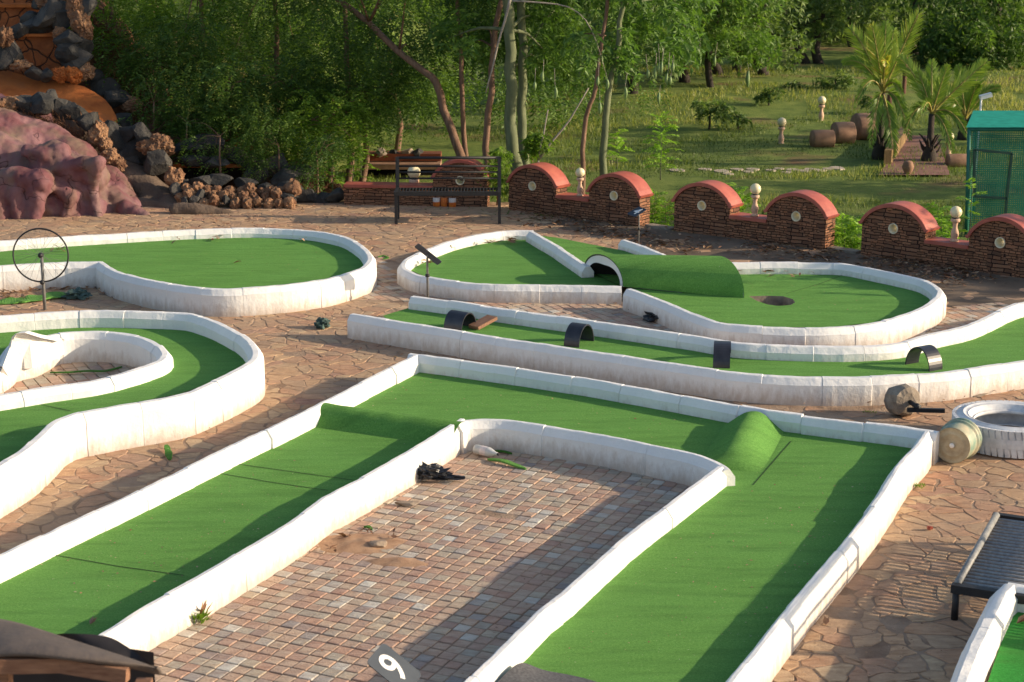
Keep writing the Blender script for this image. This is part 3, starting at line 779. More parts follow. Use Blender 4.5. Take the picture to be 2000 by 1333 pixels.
# ------------------------------------------------------------------ garden walls with arched bays
def wall_segment(bl, br, arches, label, low=(.33,), holes=True, endcap=True):
    """bl, br: pixels of the front base line; arches: (left px x, right px x) of each bay"""
    A = G(*bl); B = G(*br); t = (B - A).normalized(); nb = Vector((-t.y, t.x, 0)); L = (B - A).length
    ang = math.atan2(t.y, t.x)
    def s_of(pxx):
        y = bl[1] + (br[1] - bl[1]) * (pxx - bl[0]) / (br[0] - bl[0]); p = G(pxx, y); return (p - A).dot(t)
    root = thing('garden_wall', label, 'wall', A, ang, 'garden wall segments along the terrace edge')
    TH = .27; SP = .40; RISE = .27; LOW = .27
    bays = [(s_of(a), s_of(b)) for a, b in arches]
    def top(s):
        for a, b in bays:
            if a <= s <= b:
                x = (s - a) / (b - a) * 2 - 1; return SP + RISE * (math.sqrt(max(0, 1 - (x * .93) ** 2)) - .3676) / .6324 
        return LOW
    # outline of the body
    pts = [(0, -.35)]; st = sorted(set([0.0, L] + [a + (b - a) * k / 26 for a, b in bays for k in range(27)]))
    cur = []
    edges = [0.0]; 
    seq = []
    s0 = 0.0
    for a, b in bays:
        if a > s0 + .01: seq += [(s0, LOW), (a, LOW)]
        seq += [(a + (b - a) * k / 26, top(a + (b - a) * min(.9999, max(.0001, k / 26)))) for k in range(27)]
        s0 = b
    if s0 < L - .01: seq += [(s0, LOW), (L, LOW)]
    outline = [(0, -.35)] + seq + [(max(L, seq[-1][0]), -.35)]
    cs = [((a + b) / 2, .40) for a, b in bays] if holes else []
    HR = .068
    circ = [[(c[0] + HR * math.cos(2 * math.pi * k / 20), c[1] + HR * math.sin(2 * math.pi * k / 20)) for k in range(20)] for c in cs]
    loops = [outline] + circ
    mb = MB()
    tri = tessellate_polygon([[Vector((p[0], p[1], 0)) for p in lp] for lp in loops])
    flat = [p for lp in loops for p in lp]; n = len(flat)
    vs = [(p[0], 0, p[1]) for p in flat] + [(p[0], TH, p[1]) for p in flat]
    fs = []
    for q in tri:
        a, b, c = [flat[i] for i in q]; ar = (b[0] - a[0]) * (c[1] - a[1]) - (b[1] - a[1]) * (c[0] - a[0])
        q = tuple(q) if ar > 0 else (q[0], q[2], q[1])
        fs.append(q); fs.append(tuple(n + i for i in q[::-1]))
    o_ = len(outline)
    for i in range(o_): fs.append((i, (i + 1) % o_, n + (i + 1) % o_, n + i))
    mb.add(vs, fs); mb.build('stone_body', M['ledge'], root, world=False)
    for a, b in bays:      # red coping band over each arch
        mb = MB(); vs = []; K = 30; ov = .022; ct = .052
        for k in range(K + 1):
            x = k / K; s = a - ov + (b - a + 2 * ov) * x
            z = top(min(b - .001, max(a + .001, s)))
            sl = a + (b - a) * min(1, max(0, x)); e = .01
            dz = (top(min(b - .001, sl + .01)) - top(max(a + .001, sl - .01))) / .02
            nx_, nz_ = -dz, 1.0; q = math.hypot(nx_, nz_); nx_ /= q; nz_ /= q
            for (y, tt) in ((-.03, .002), (-.03, ct - .006), (-.024, ct), (TH + .024, ct), (TH + .03, ct - .006), (TH + .03, .002)):
                vs.append((s + nx_ * tt * .8, y, z + nz_ * tt))
        fs = [(k * 6 + j, (k + 1) * 6 + j, (k + 1) * 6 + (j + 1) % 6, k * 6 + (j + 1) % 6) for k in range(K) for j in range(6)] + [tuple(range(6)), tuple(K * 6 + j for j in range(5, -1, -1))]
        mb.add(vs, fs); mb.build('arch_coping', M['coping'], root, world=False)
    lows = []; s0 = 0
    for a, b in bays + [(L, L)]:
        if a - s0 > .05: lows.append((s0, a))
        s0 = b
    for a, b in lows:
        mb = MB(); mb.box(((a + b) / 2, TH / 2, LOW + .022), (b - a - .004, TH + .05, .045)); mb.build('low_coping', M['coping'], root, world=False)
    for c in cs:
        mb = MB(); Mx = Matrix.Rotation(R(90), 3, 'X')
        prof = [(HR, -.012), (HR, TH + .012), (HR - .010, TH + .012), (HR - .010, -.012), (HR, -.012)]
        mb.lathe([(r_, z_) for r_, z_ in prof], (c[0], TH, c[1]), 24, Mx, capb=False, capt=False); mb.build('pipe_ring', M['cream'], root, True, world=False)
    return root, A, t, nb, LOW + .045, s_of
w1 = wall_segment((672, 400), (952, 405), [(846, 952)], 'low stone wall ending in one red topped arch behind the black bench')
w2 = wall_segment((994, 410), (1248, 443), [(994, 1086), (1150, 1248)], 'stone wall with two red arches and a lamp beside the bench')
w3 = wall_segment((1316, 451), (1611, 488), [(1316, 1424), (1496, 1611)], 'stone wall with two red arches in the middle, bushes at both ends')
w4 = wall_segment((1681, 498), (2150, 566), [(1681, 1804), (1889, 2011)], 'stone wall with two red arches in front of the green cage')
def globe_lamp(loc, s, label, dim=False):
    r_ = thing('globe_lamp', label, 'lamp', loc, 0, 'cream globe lamps on turned pedestals')
    prof = [(.055, 0), (.055, .02), (.04, .03), (.038, .04), (.046, .07), (.050, .10), (.044, .135), (.030, .17), (.027, .20), (.034, .225), (.032, .24), (.055, .25), (.058, .262), (.058, .285), (.05, .29)]
    mb = MB(); mb.lathe([(a * s, b * s) for a, b in prof], (0, 0, 0), 20); mb.build('pedestal', M['pedestal'], r_, True, world=False)
    mb = MB(); mb.lathe([(.040 * s, .288 * s), (.042 * s, .305 * s)], (0, 0, 0), 20); mb.build('lamp_collar', M['black_metal'], r_, True, world=False)
    mb = MB(); mb.sphere((0, 0, .372 * s), .075 * s, 24, 14); mb.build('globe', M['globe'], r_, True, world=False)
    return r_
for w, px, lab in ((w2, 1122, 'cream globe lamp on the wall nearest the bench'), (w3, 1463, 'cream globe lamp on the middle wall segment'), (w4, 1851, 'cream globe lamp on the wall in front of the green cage')):
    root, A, t, nb, zc, s_of = w
    globe_lamp(A + t * s_of(px) + nb * .13 + Vector((0, 0, zc)), 1.0 if px > 1200 else .92, lab)
# lamps out on the lawn
L0 = terrain(0, 33)
for (u, v, Y, s, lab) in ((809, 372, 26.6, 1.35, 'tall globe lamp seen through the back of the bench'),
                          (1524, 318, 36, 1.25, 'small globe lamp standing on the shaded lawn beside the stepping stones'),
                          (1601, 296, 39, 1.25, 'farther globe lamp above the clay barrel planters'),
                          (1849, 352, 33.5, 1.2, 'globe lamp between the second palm and the green cage')):
    p = W(u, v, Y); globe_lamp((p.x, p.y, terrain(p.x, p.y) - .03), s, lab)
# concrete kerb strips closing the gaps between the wall segments
for (a, b, lab) in (((1268, 444), (1316, 452), 'low concrete sill in the gap right of the second arch'), ((1625, 489), (1681, 498), 'low concrete sill in the gap right of the fourth arch')):
    mb = MB(); P, Q = G(*a), G(*b); mb.bar(P + Vector((0, .1, -.1)), Q + Vector((0, .1, -.1)), .16, .26); o = mb.build('concrete_sill', M['concrete']); tag(recenter(o), lab, 'sill')
# ------------------------------------------------------------------ benches
def make_bench(label, gb='black'):
    r_ = thing('park_bench', label, 'bench', (0, 0, 0), 0, 'black metal slatted benches')
    bm_ = M['black_metal']; L = 1.48; D = .44; H = .44
    mb = MB()
    mb.bar((0, 0, H), (L, 0, H), .05, .058); mb.bar((0, D, H), (L, D, H), .04, .03)
    mb.build('seat_frame', bm_, r_, world=False)
    for x, nm in ((.0, 'end_rail'), (L, 'end_rail')):
        mb = MB(); mb.bar((x, -.03, H + .006), (x, D + .03, H + .006), .05, .045); mb.build(nm, bm_, r_, world=False)
    mb = MB(); n = 31
    for i in range(n):
        x = .045 + (L - .09) * i / (n - 1); mb.tube([(x, .01, H + .012), (x, D - .01, H + .012)], .0095, 6)
    mb.build('seat_slats', M['bench_slat'], r_, True, world=False)
    for x in (.0, L):
        mb = MB(); mb.bar((x, 0, 0), (x, 0, H - .01), .042); mb.build('leg', bm_, r_, world=False)
        mb = MB(); mb.bar((x, D, 0), (x, D + .015, H), .042); mb.bar((x, D + .015, H), (x, D + .06, .90), .05); mb.build('back_post', bm_, r_, world=False)
    mb = MB()
    for z, th in ((.885, .042), (.765, .028), (.68, .028), (.59, .028)):
        y = D + .015 + (z - H) / .46 * .045; mb.tube([(0, y, z), (L, y, z)], th / 2, 8)
    mb.build('back_rails', bm_, r_, True, world=False)
    return r_
M['bench_slat'] = mk('bench_slat_paint', (.008, .009, .011), (.022, .022, .025), 30, .4, .1, 90)
p = G(774, 438); b1 = make_bench('black metal bench with open back standing in front of the stone wall'); b1.location = (p.x, p.y, .0); b1.rotation_euler = (0, 0, R(.4))
# the shadow of this one falls on the outer kerb of the U course; the bench itself stands outside the frame
kd = (G(1664, 1136) - G(1556, 1283)).normalized(); kc = (G(1664, 1136) + G(1575, 1255)) / 2; sd_ = Vector((math.cos(R(SUN_AZ)), math.sin(R(SUN_AZ)), 0)) * ((.885 - .215) / math.tan(R(SUN_EL)))
pc = kc + sd_ - kd * .74
b2 = dup(b1, (pc.x, pc.y, 0), 0, 'black metal bench standing outside the right edge, its back towards the U course')
# back rest plane towards the kerb: local +Y points to -X side
b2.rotation_euler = (0, 0, math.atan2(kd.y, kd.x)); b2.location = (pc.x + .44 * kd.y, pc.y - .44 * kd.x, 0)
# low slatted bench at the right edge
def low_bench():
    N_ = G(1870, 1143, .22); F_ = G(1946, 1010, .22); ax = (F_ - N_); L = ax.length; ax.normalize(); sd = Vector((ax.y, -ax.x, 0)); D = .62
    r_ = thing('slatted_bench', 'low slatted metal bench at the right edge with a front rail coloured grey as if sunlit', 'bench', (N_.x, N_.y, 0)); Z = Vector((0, 0, 1))
    mb = MB(); mb.tube([N_ + Z * .012, F_ + Z * .012], .024, 12); mb.build('front_rail', M['grey_rail'], r_, True)
    for q, nm in ((N_ - ax * .03, 'end_rail'), (F_ + ax * .03, 'end_rail')):
        mb = MB(); mb.bar(q - sd * .03 - Z * .012, q + sd * (D + .03) - Z * .012, .05, .055); mb.build(nm, M['black_metal'], r_)
    mb = MB(); mb.tube([N_ + sd * D, F_ + sd * D], .02, 8); mb.build('rear_rail', M['black_metal'], r_, True)
    mb = MB(); n = 22
    for i in range(n):
        q = N_.lerp(F_, (i + .8) / (n + .6)); mb.tube([q + sd * .01, q + sd * D], .0125, 8)
    mb.build('seat_slats', M['grey_slat'], r_, True)
    for q in (N_ + sd * .0 - ax * .03, N_ + sd * D - ax * .03, F_ + ax * .03, F_ + sd * D + ax * .03):
        mb = MB(); mb.tube([(q.x, q.y, -.01), (q.x, q.y, .2)], .023, 12); mb.build('leg', M['black_metal'], r_, True)
M['grey_rail'] = mk('sunlit_grey_rail', (.15, .155, .16), (.30, .30, .29), 26, .5, .3, 140, .003); M['grey_slat'] = mk('sky_lit_grey_slats', (.20, .20, .21), (.34, .34, .33), 40, .45, .1, 90)  # sunlight on the rail and sky gleam on the slats put into their greys
low_bench()
# ------------------------------------------------------------------ tins under the bench
def tin(px, py, kind, lab):
    p = G(px, py) + Vector((0, -.05, 0)); r_ = thing('paint_tin', lab, 'tin', (p.x, p.y, .0), rng.uniform(0, 6), 'tins standing under the bench')
    mb = MB(); mb.lathe([(.052, 0), (.055, .004), (.055, .07)], (0, 0, 0), 20, capt=False); mb.build('lower_label', M['orange_label'], r_, True, world=False)
    mb = MB(); mb.lathe([(.0552, .07), (.0552, .13), (.052, .135), (.046, .128), (.0001, .128)] , (0, 0, 0), 20, capb=False); mb.build('upper_label', M['white_label'] if kind else M['orange_label'], r_, True, world=False)
M['orange_label'] = mk('orange_label', (.55, .10, .02), (.70, .22, .03), 30, .5, 0)
M['white_label'] = mk('white_label', (.55, .5, .5), (.75, .66, .62), 40, .5, 0)
tin(853, 402, 1, 'left tin under the bench, white above an orange base')
tin(868, 402, 0, 'middle tin under the bench, orange nearly all over')
tin(884, 403, 1, 'right tin under the bench, white above a red orange base')
# ------------------------------------------------------------------ bicycle wheel on a post
q = G(88, 606)
wr = thing('wheel_obstacle', 'bicycle wheel rim mounted on a dark post behind the curving course', 'wheel', (q.x, q.y, 0))
hub = W(81, 498, q.y)
px_m = (W(181, 498, q.y) - W(81, 498, q.y)).length / 100
mb = MB(); mb.tube([(q.x, q.y, -.05), (q.x, q.y, .35), (hub.x, q.y + .0, hub.z)], .019, 10); mb.build('post', M['grey_metal'], wr, True)
rad = 53 * px_m
ax1 = Vector((1, .06, 0)).normalized(); ax2 = Vector((-.02, .12, 1)).normalized(); hc = Vector((hub.x, q.y - .03, hub.z))
mb = MB(); mb.tube([hc + ax1 * rad * math.cos(2 * math.pi * k / 48) + ax2 * rad * .98 * math.sin(2 * math.pi * k / 48) for k in range(48)], .0095, 8, close=True); mb.build('rim', M['black_metal'], wr, True)
mb = MB(); axn = ax1.cross(ax2)
mb.tube([hc - axn * .04, hc - axn * .03, hc + axn * .03, hc + axn * .05], [.014, .028, .028, .014], 12); mb.build('hub', M['black_metal'], wr, True)
mb = MB()
for k in range(28):
    a = 2 * math.pi * k / 28; e = hc + ax1 * rad * math.cos(a) + ax2 * rad * .98 * math.sin(a)
    s_ = axn * (.028 if k % 2 else -.028); a2 = a + (.9 if k % 4 < 2 else -.9)
    mb.tube([hc + s_ + ax1 * .025 * math.cos(a2) + ax2 * .025 * math.sin(a2), e], .0013, 4, cap=False)
mb.build('spokes', M['grey_metal'], wr)
mb = MB(); b_ = hc - ax2 * rad; mb.sphere(b_, .028, 12, 8); mb.build('clamp', M['black_metal'], wr, True)
# ------------------------------------------------------------------ numbered sign plates
def text_mesh(body, size, name):
    cu = bpy.data.curves.new(name, 'FONT'); cu.body = body; cu.size = size; cu.align_x = 'CENTER'; cu.align_y = 'CENTER'; cu.extrude = .0012; cu.offset = size * .012
    o = bpy.data.objects.new(name, cu); COL.objects.link(o); dg = bpy.context.evaluated_depsgraph_get()
    me = bpy.data.meshes.new_from_object(o.evaluated_get(dg)); bpy.data.objects.remove(o); bpy.data.curves.remove(cu); me.name = name
    return me
def sign(c, Rv, Uv, foot, digit, label, mat, backmat=None, post=.011):
    """plate centred at c with right vector Rv and up vector Uv (full width/height), post down to foot"""
    c = Vector(c); Rv = Vector(Rv); Uv = Vector(Uv); w = Rv.length; h = Uv.length
    x = Rv.normalized(); n = x.cross(Uv).normalized(); y = n.cross(x).normalized()
    r_ = thing('number_sign', label, 'sign', (foot[0], foot[1], 0), 0, 'numbered course signs on thin posts')
    mb = MB(); T = .006; cr = min(w, h) * .14; pl = []
    for sx, sy, a0 in ((1, 1, 0), (-1, 1, 90), (-1, -1, 180), (1, -1, 270)):
        for k in range(4):
            a = R(a0 + k * 30); pl.append((sx * (w / 2 - cr) + cr * math.cos(a), sy * (h / 2 - cr) + cr * math.sin(a)))
    k_ = len(pl)
    vs = [c + x * p[0] + y * p[1] + n * T / 2 for p in pl] + [c + x * p[0] + y * p[1] - n * T / 2 for p in pl]
    mb.add(vs, [tuple(range(k_)), tuple(range(2 * k_ - 1, k_ - 1, -1))] + [(i, k_ + i, k_ + (i + 1) % k_, (i + 1) % k_) for i in range(k_)])
    mb.build('plate', mat, r_)
    mb = MB(); f_ = Vector((foot[0], foot[1], -.05)); cc = c - n * .004
    k1 = Vector((f_.x, f_.y, cc.z - .05)); mb.tube([f_, k1, cc], post, 8); mb.build('post', M['grey_metal'], r_, True)
    mb = MB(); mb.lathe([(post * 1.2, -.018), (post * 2, -.014), (post * 2, .014), (post * 1.2, .018)], Vector((f_.x, f_.y, max(.1, cc.z * .55))), 10); mb.build('post_collar', M['black_metal'], r_, True)
    if digit:
        me = text_mesh(digit, h * .92, 'digit'); Mx = Matrix((x, y, n)).transposed()
        for v in me.vertices:
            v.co = (Mx @ Vector((v.co.x * (w / h) * 1.15, v.co.y, v.co.z + T / 2 + .001))) + c - Vector(r_.location)
        me.materials.clear(); me.materials.append(M['white']); o = bpy.data.objects.new('digit', me); COL.objects.link(o); o.parent = r_
    return r_
M['grey_metal2'] = M['grey_metal']
s9 = W(772, 1307, G(780, 1300, .55).y)
sign(G(770, 1306, .55), (.080, .150, .045), (-.205, .062, .150), (G(770, 1306, .55).x + .02, G(770, 1306, .55).y + .03), '9', 'slate grey plate with a white number 9 over the cobbled pit', M['sign'])
c4 = G(1245, 500, 0); c4 = W(1244, 414, G(1247, 488).y)
sign(c4, (.10, -.165, -.012), (.165, .09, .083), (c4.x + .03, c4.y), '4', 'small dark plate with a white 4 before the wall arch', M['sign_dark'], post=.009)
c3 = W(836, 497, G(834, 590).y)
sign(c3, (.06, -.19, .075), (-.27, .02, .205), (c3.x - .01, c3.y + .01), None, 'dark course plate seen edge on beside the triangular course', M['sign_dark'], post=.013)
# ------------------------------------------------------------------ half pipe hoops in the long lane
def hoop(pl, pr, wid, h, lab, turn=0.0):
    a = G(*pl, .115); b = G(*pr, .115); c = (a + b) / 2; axis = (b - a); ang = math.atan2(axis.y, axis.x) + turn
    return c, ang
def make_hoop(label, r=.17, wid=.17, th=.012):
    r_ = None; mb = MB(); vs = []; n = 22
    for y in (-wid / 2, wid / 2):
        for rr_ in (r, r - th):
            for k in range(n + 1):
                a = math.pi * k / n; vs.append((rr_ * math.cos(a), y, rr_ * math.sin(a) * 1.08))
    q = n + 1; fs = []
    for k in range(n):
        fs += [(k, k + 1, 2 * q + k + 1, 2 * q + k), (q + k, 3 * q + k, 3 * q + k + 1, q + k + 1), (k, q + k, q + k + 1, k + 1), (2 * q + k, 2 * q + k + 1, 3 * q + k + 1, 3 * q + k)]
    for k in (0, n): fs.append((k, 2 * q + k, 3 * q + k, q + k))
    mb.add(vs, fs); o = mb.build('pipe_hoop', M['hdpe'], smooth=False); tag(o, label, 'hoop', 'black half pipe hoops in the long lane'); return o
h0 = make_hoop('leftmost black half pipe hoop, its open end touching a wooden plank')
def place(o, px, ang, s=(1, 1, 1)):
    p = G(*px, .115); o.location = (p.x, p.y, .115); o.rotation_euler = (0, 0, ang); o.scale = s
place(h0, (899, 642), R(-2) + R(64) * 0 + R(60), (.80, 1.35, 1.0)); h0.rotation_euler = (0, 0, R(55))
for (px, ang, sc, lab) in (((1131, 671), 60, (.98, 1.0, 1.12), 'black half pipe hoop second from the left in the long lane'),
                           ((1410, 708), 82, (1.35, .95, 1.12), 'black half pipe hoop seen almost side on, third from the left'),
                           ((1804, 717), -58, (.95, 1.0, 1.12), 'rightmost black half pipe hoop, where the lane curves away')):
    o = h0.copy(); COL.objects.link(o); o['label'] = lab; place(o, px, R(ang), sc)
mb = MB(); a = G(925, 640, .14); b = G(962, 620, .20); mb.bar(a, b, .14, .035)
o = mb.build('wooden_plank', M['wood']); tag(recenter(o), 'brown wooden plank leaning across the lane from the first hoop to the kerb', 'plank')
# ------------------------------------------------------------------ tyre, bucket, overturned stand
tc = G(1973, 866); TO = .50; 
tr = thing('painted_tyre', 'large tyre painted white lying flat beside the U shaped course', 'tyre', (tc.x + .0, tc.y, 0))
prof = [(.27, .025), (.262, .05), (.255, .075), (.30, .045), (.36, .022), (.43, .015), (.468, .03), (.49, .05), (.498, .075), (.50, .12), (.498, .165), (.49, .19), (.468, .212), (.43, .228), (.36, .222), (.30, .200), (.262, .175), (.25, .17), (.245, .185), (.262, .20), (.27, .20)]
tyre_sc = .95
prof = [(.268, .07), (.30, .035), (.36, .012), (.43, .006), (.475, .02), (.495, .05), (.502, .125), (.495, .20), (.475, .232), (.43, .248), (.39, .252), (.385, .256), (.375, .252), (.33, .240), (.325, .244), (.318, .238), (.285, .215), (.268, .19), (.262, .20), (.252, .195), (.255, .175), (.262, .165), (.30, .17), (.40, .20), (.45, .18), (.47, .125), (.45, .06), (.40, .04), (.30, .06), (.262, .075), (.252, .065), (.268, .07)]
mb = MB(); mb.lathe([(.502 - (.502 - a) * .74, b) for a, b in prof], (0, 0, 0), 72, capb=False, capt=False); mb.build('sidewall', M['tyre'], tr, True, world=False)
mb = MB(); NB = 58
for k in range(NB):
    a = 2 * math.pi * (k + .5) / NB
    for (z, dz, off) in ((.052, .075, 0), (.204, .075, .5)):
        a_ = a + off * 2 * math.pi / NB; ca, sa = math.cos(a_), math.sin(a_)
        Mx = Matrix.Rotation(a_, 3, 'Z')
        w_ = 2 * math.pi * .502 / NB * .84
        vs = [(-.02, -w_ / 2, -dz / 2), (-.02, w_ / 2, -dz / 2), (-.02, w_ / 2, dz / 2), (-.02, -w_ / 2, dz / 2), (.007, -w_ * .47 + .006, -dz * .46), (.007, w_ * .47 + .006, -dz * .46), (.007, w_ * .47 - .006, dz * .46), (.007, -w_ * .47 - .006, dz * .46)]
        vs = [Mx @ Vector(p) + Vector((.5 * ca, .5 * sa, z)) for p in vs]
        mb.add(vs, [(0, 3, 2, 1), (4, 5, 6, 7), (0, 1, 5, 4), (1, 2, 6, 5), (2, 3, 7, 6), (3, 0, 4, 7)])
mb.lathe([(.49, .082), (.507, .088), (.509, .128), (.507, .168), (.49, .174)], (0, 0, 0), 72, capb=False, capt=False)
mb.build('tread', M['tyre'], tr, world=False)
me = text_mesh('201', .07, 'sidewall_mark')
for v in me.vertices:
    a = 2.25 - v.co.x / .40; r__ = .43 + v.co.y; v.co = Vector((math.cos(a) * r__, math.sin(a) * r__, .2495 + v.co.z))
me.materials.clear(); me.materials.append(M['tyre']); o = bpy.data.objects.new('sidewall_mark', me); COL.objects.link(o); o.parent = tr
tr.scale = (.96, .96, 1.0)
bc = G(1856, 905); Mb = Matrix.Rotation(R(-28), 3, 'Z') @ Matrix.Rotation(R(90), 3, 'X')
M['bucket'] = mk('scuffed_green_tin', (.10, .23, .19), (.50, .42, .28), 9, .5, .5, 40, .006, det=8)
M['bucket_end'] = mk('tan_tin_base', (.30, .24, .15), (.50, .43, .29), 14, .6, .7, 50, .004, det=8)
bk = thing('tin_bucket', 'scuffed green bucket lying on its side between the kerb and the white tyre', 'bucket', (bc.x, bc.y, 0))
mb = MB(); RB = .15
cy = Vector((0, -.02, RB + .005))
mb.lathe([(RB * .97, 0), (RB, .01), (RB * 1.02, .14), (RB * 1.03, .17), (RB * 1.12, .175), (RB * 1.12, .192), (RB * 1.06, .20), (RB * 1.06, .225), (RB * 1.13, .23), (RB * 1.13, .25), (RB * 1.05, .255)], cy, 32, Matrix.Rotation(R(-32), 3, 'Z') @ Matrix.Rotation(R(-90), 3, 'X'), capb=False); mb.build('bucket_wall', M['bucket'], bk, True, world=False)
mb = MB()
mb.lathe([(.0001, -.006), (.022, -.006), (.024, .0), (.028, .006), (.045, .003), (.09, .004), (.094, .0), (.10, .004), (RB * .94, .002), (RB * .98, -.006), (RB * 1.0, .004)], cy, 32, Matrix.Rotation(R(-32), 3, 'Z') @ Matrix.Rotation(R(-90), 3, 'X'), capb=False, capt=False); mb.build('bucket_base', M['bucket_end'], bk, True, world=False)
mb = MB(); mb.lathe([(.0001, -.012), (.018, -.011), (.021, -.006)], cy, 20, Matrix.Rotation(R(-32), 3, 'Z') @ Matrix.Rotation(R(-90), 3, 'X'), capb=False, capt=False); mb.build('bucket_boss', M['white'], bk, True, world=False)
sc_ = G(1762, 812); us = thing('overturned_stand', 'concrete block with a short black pole and bar tipped over behind the U course', 'stand', (sc_.x, sc_.y, 0))
mb = MB(); Ms = Matrix.Rotation(R(18), 3, 'Z') @ Matrix.Rotation(R(80), 3, 'X')
K = 9; pr = [(.10, -.10), (.135, -.085), (.142, .0), (.138, .07), (.12, .10), (.07, .115)]
b0 = len(mb.v); mb.lathe(pr, (0, 0, .14), 14, Ms)
mb.v = [tuple(Vector(p) + (Vector(p) - Vector((0, 0, .14))).normalized() * NZ(p[0] * 12, p[1] * 12, p[2] * 12) * .02) for p in mb.v]
mb.build('concrete_block', M['concrete'], us, False, world=False)
mb = MB(); d_ = Ms @ Vector((0, 0, 1)); c_ = Vector((0, 0, .14)); mb.tube([c_ + d_ * .10, c_ + d_ * .24 + Vector((.02, 0, -.05))], .021, 10)
e_ = c_ + d_ * .24 + Vector((.02, 0, -.05)); mb.tube([c_ + d_ * .205 + Vector((.012, 0, -.035)), c_ + d_ * .235 + Vector((.018, 0, -.045))], .030, 10); mb.build('pole_stub', M['black_metal'], us, True, world=False)
mb = MB(); mb.bar(e_ + Vector((-.10, .02, -.02)), e_ + Vector((.22, -.01, -.02)), .035); mb.build('cross_bar', M['black_metal'], us, world=False)
# ------------------------------------------------------------------ litter: bag, bottle, turf strips, stones
def crumple(c, size, seed, n=26, amp=.5, sub=3):
    mb = MB(); N1, N2 = 22, 14; vs = []
    for i in range(N2 + 1):
        th = math.pi * i / N2
        for k in range(N1):
            ph = 2 * math.pi * k / N1; d_ = Vector((math.sin(th) * math.cos(ph), math.sin(th) * math.sin(ph), math.cos(th)))
            q = 1 + amp * mnoise.fractal(d_ * 2.2 + Vector((seed, 0, 0)), .6, 2.2, 4)
            vs.append(Vector((d_.x * size[0] * q, d_.y * size[1] * q, max(-size[2] * .9, d_.z * size[2] * q))) + Vector(c) + Vector((0, 0, size[2] * .9)))
    fs = [(i * N1 + k, i * N1 + (k + 1) % N1, (i + 1) * N1 + (k + 1) % N1, (i + 1) * N1 + k) for i in range(N2) for k in range(N1)]
    mb.add(vs, fs); return mb
M['bag'] = mk('black_plastic_film', (.010, .011, .014), (.02, .021, .025), 20, .28, .6, 60, .01, spec=.6)
M['teal'] = mk('dark_teal_cloth', (.03, .06, .055), (.08, .13, .115), 20, .8, .5, 60, .01)
mb = crumple(G(838, 935, .03), (.115, .06, .055), 3.3, amp=.7); m2_ = crumple(G(868, 938, .02), (.13, .04, .028), 8.1, amp=.8); mb.add(m2_.v, m2_.f)
tag(recenter(mb.build('plastic_bag', M['bag'])), 'crumpled black plastic bag on the cobbles by the inner kerb', 'bag')
for (px, sz, sd, z, lab, mt) in (((630, 641), (.07, .08, .05), 5.5, 0, 'crumpled dark green scrap alone on the paving between courses', 'teal'),
                             ((998, 704), (.16, .09, .03), 2.2, 0, 'flattened dark green cloth at the foot of the long lane kerb', 'teal'),
                             ((1292, 628), (.16, .12, .06), 9.1, 0, 'dark cloth bundle beside the round end of the figure eight course', 'bag'),
                             ((152, 584), (.13, .10, .055), 4.4, 0, 'crumpled bluish cloth on the green strip near the bicycle wheel', 'teal'),
                             ((1682, 664), (.11, .06, .045), 6.6, .02, 'small dark scrap wedged behind the long lane kerb', 'teal'),
                             ((1430, 776), (.05, .10, .02), 1.1, 0, 'triangular green scrap on the dirt behind the U course', 'turf2')):
    tag(recenter(crumple(G(*px, z), sz, sd, amp=.75).build('cloth_scrap', M[mt])), lab, 'scrap', 'scraps of cloth lying about')
# drinks bottle
M['bottle'] = mk('cloudy_plastic', (.42, .43, .42), (.62, .62, .60), 14, .3, .2, 60)
bp = G(948, 884, .04); dirb = (G(972, 888, .04) - G(925, 877, .04)).normalized(); Mq = dirb.to_track_quat('Z', 'Y').to_matrix()
bt = thing('plastic_bottle', 'empty clear plastic bottle lying in the corner of the pit', 'bottle', (bp.x, bp.y, .01))
lo = Vector((bp.x, bp.y, .05)) - dirb * .11
mb = MB(); mb.lathe([(.02, 0), (.038, .008), (.04, .03), (.037, .05), (.04, .07), (.04, .14), (.036, .16), (.024, .195), (.013, .22), (.013, .235)], lo, 18, Mq); mb.build('bottle_body', M['bottle'], bt, True)
mb = MB(); mb.lathe([(.0408, .075), (.0408, .135)], lo, 18, Mq, capb=False, capt=False); mb.build('bottle_label', M['white_label'], bt, True)
mb = MB(); mb.lathe([(.011, .228), (.011, .25)], lo, 14, Mq); mb.build('bottle_cap', M['black_metal'], bt, True)
def strip(pts, w, z, name, mat, lab, cat, group=None, th=.012, curl=.0):
    mb = MB(); P = [G(u, v, z) + Vector((0, 0, h)) for (u, v, h) in pts]; P = catmull(P, .03); vs = []; K = len(P)
    for i, p in enumerate(P):
        t = (P[min(i + 1, K - 1)] - P[max(i - 1, 0)]).normalized(); n = Vector((-t.y, t.x, 0)); e = w / 2 * (1 - .7 * abs(2 * i / (K - 1) - 1) ** 4) * (1 + .25 * NZ(i * .4, w * 9))
        cz = curl * math.sin(i * .7)
        vs += [p - n * e + Vector((0, 0, .0)), p - n * e + Vector((0, 0, th + cz)), p + n * e + Vector((0, 0, th - cz)), p + n * e]
    fs = [(i * 4 + k, i * 4 + (k + 1) % 4, (i + 1) * 4 + (k + 1) % 4, (i + 1) * 4 + k) for i in range(K - 1) for k in range(4)] + [(0, 1, 2, 3), tuple((K - 1) * 4 + k for k in (3, 2, 1, 0))]
    mb.add(vs, fs); o = mb.build(name, mat); tag(recenter(o), lab, cat, group); return o
GS = 'green strips of old turf'
strip([(953, 899, 0), (980, 906, .02), (1000, 911, .012), (1027, 918, 0)], .05, .006, 'turf_strip', M['turf'], 'bright green curled strip on the pit cobbles near the bottle', 'turf strip', GS, .014)
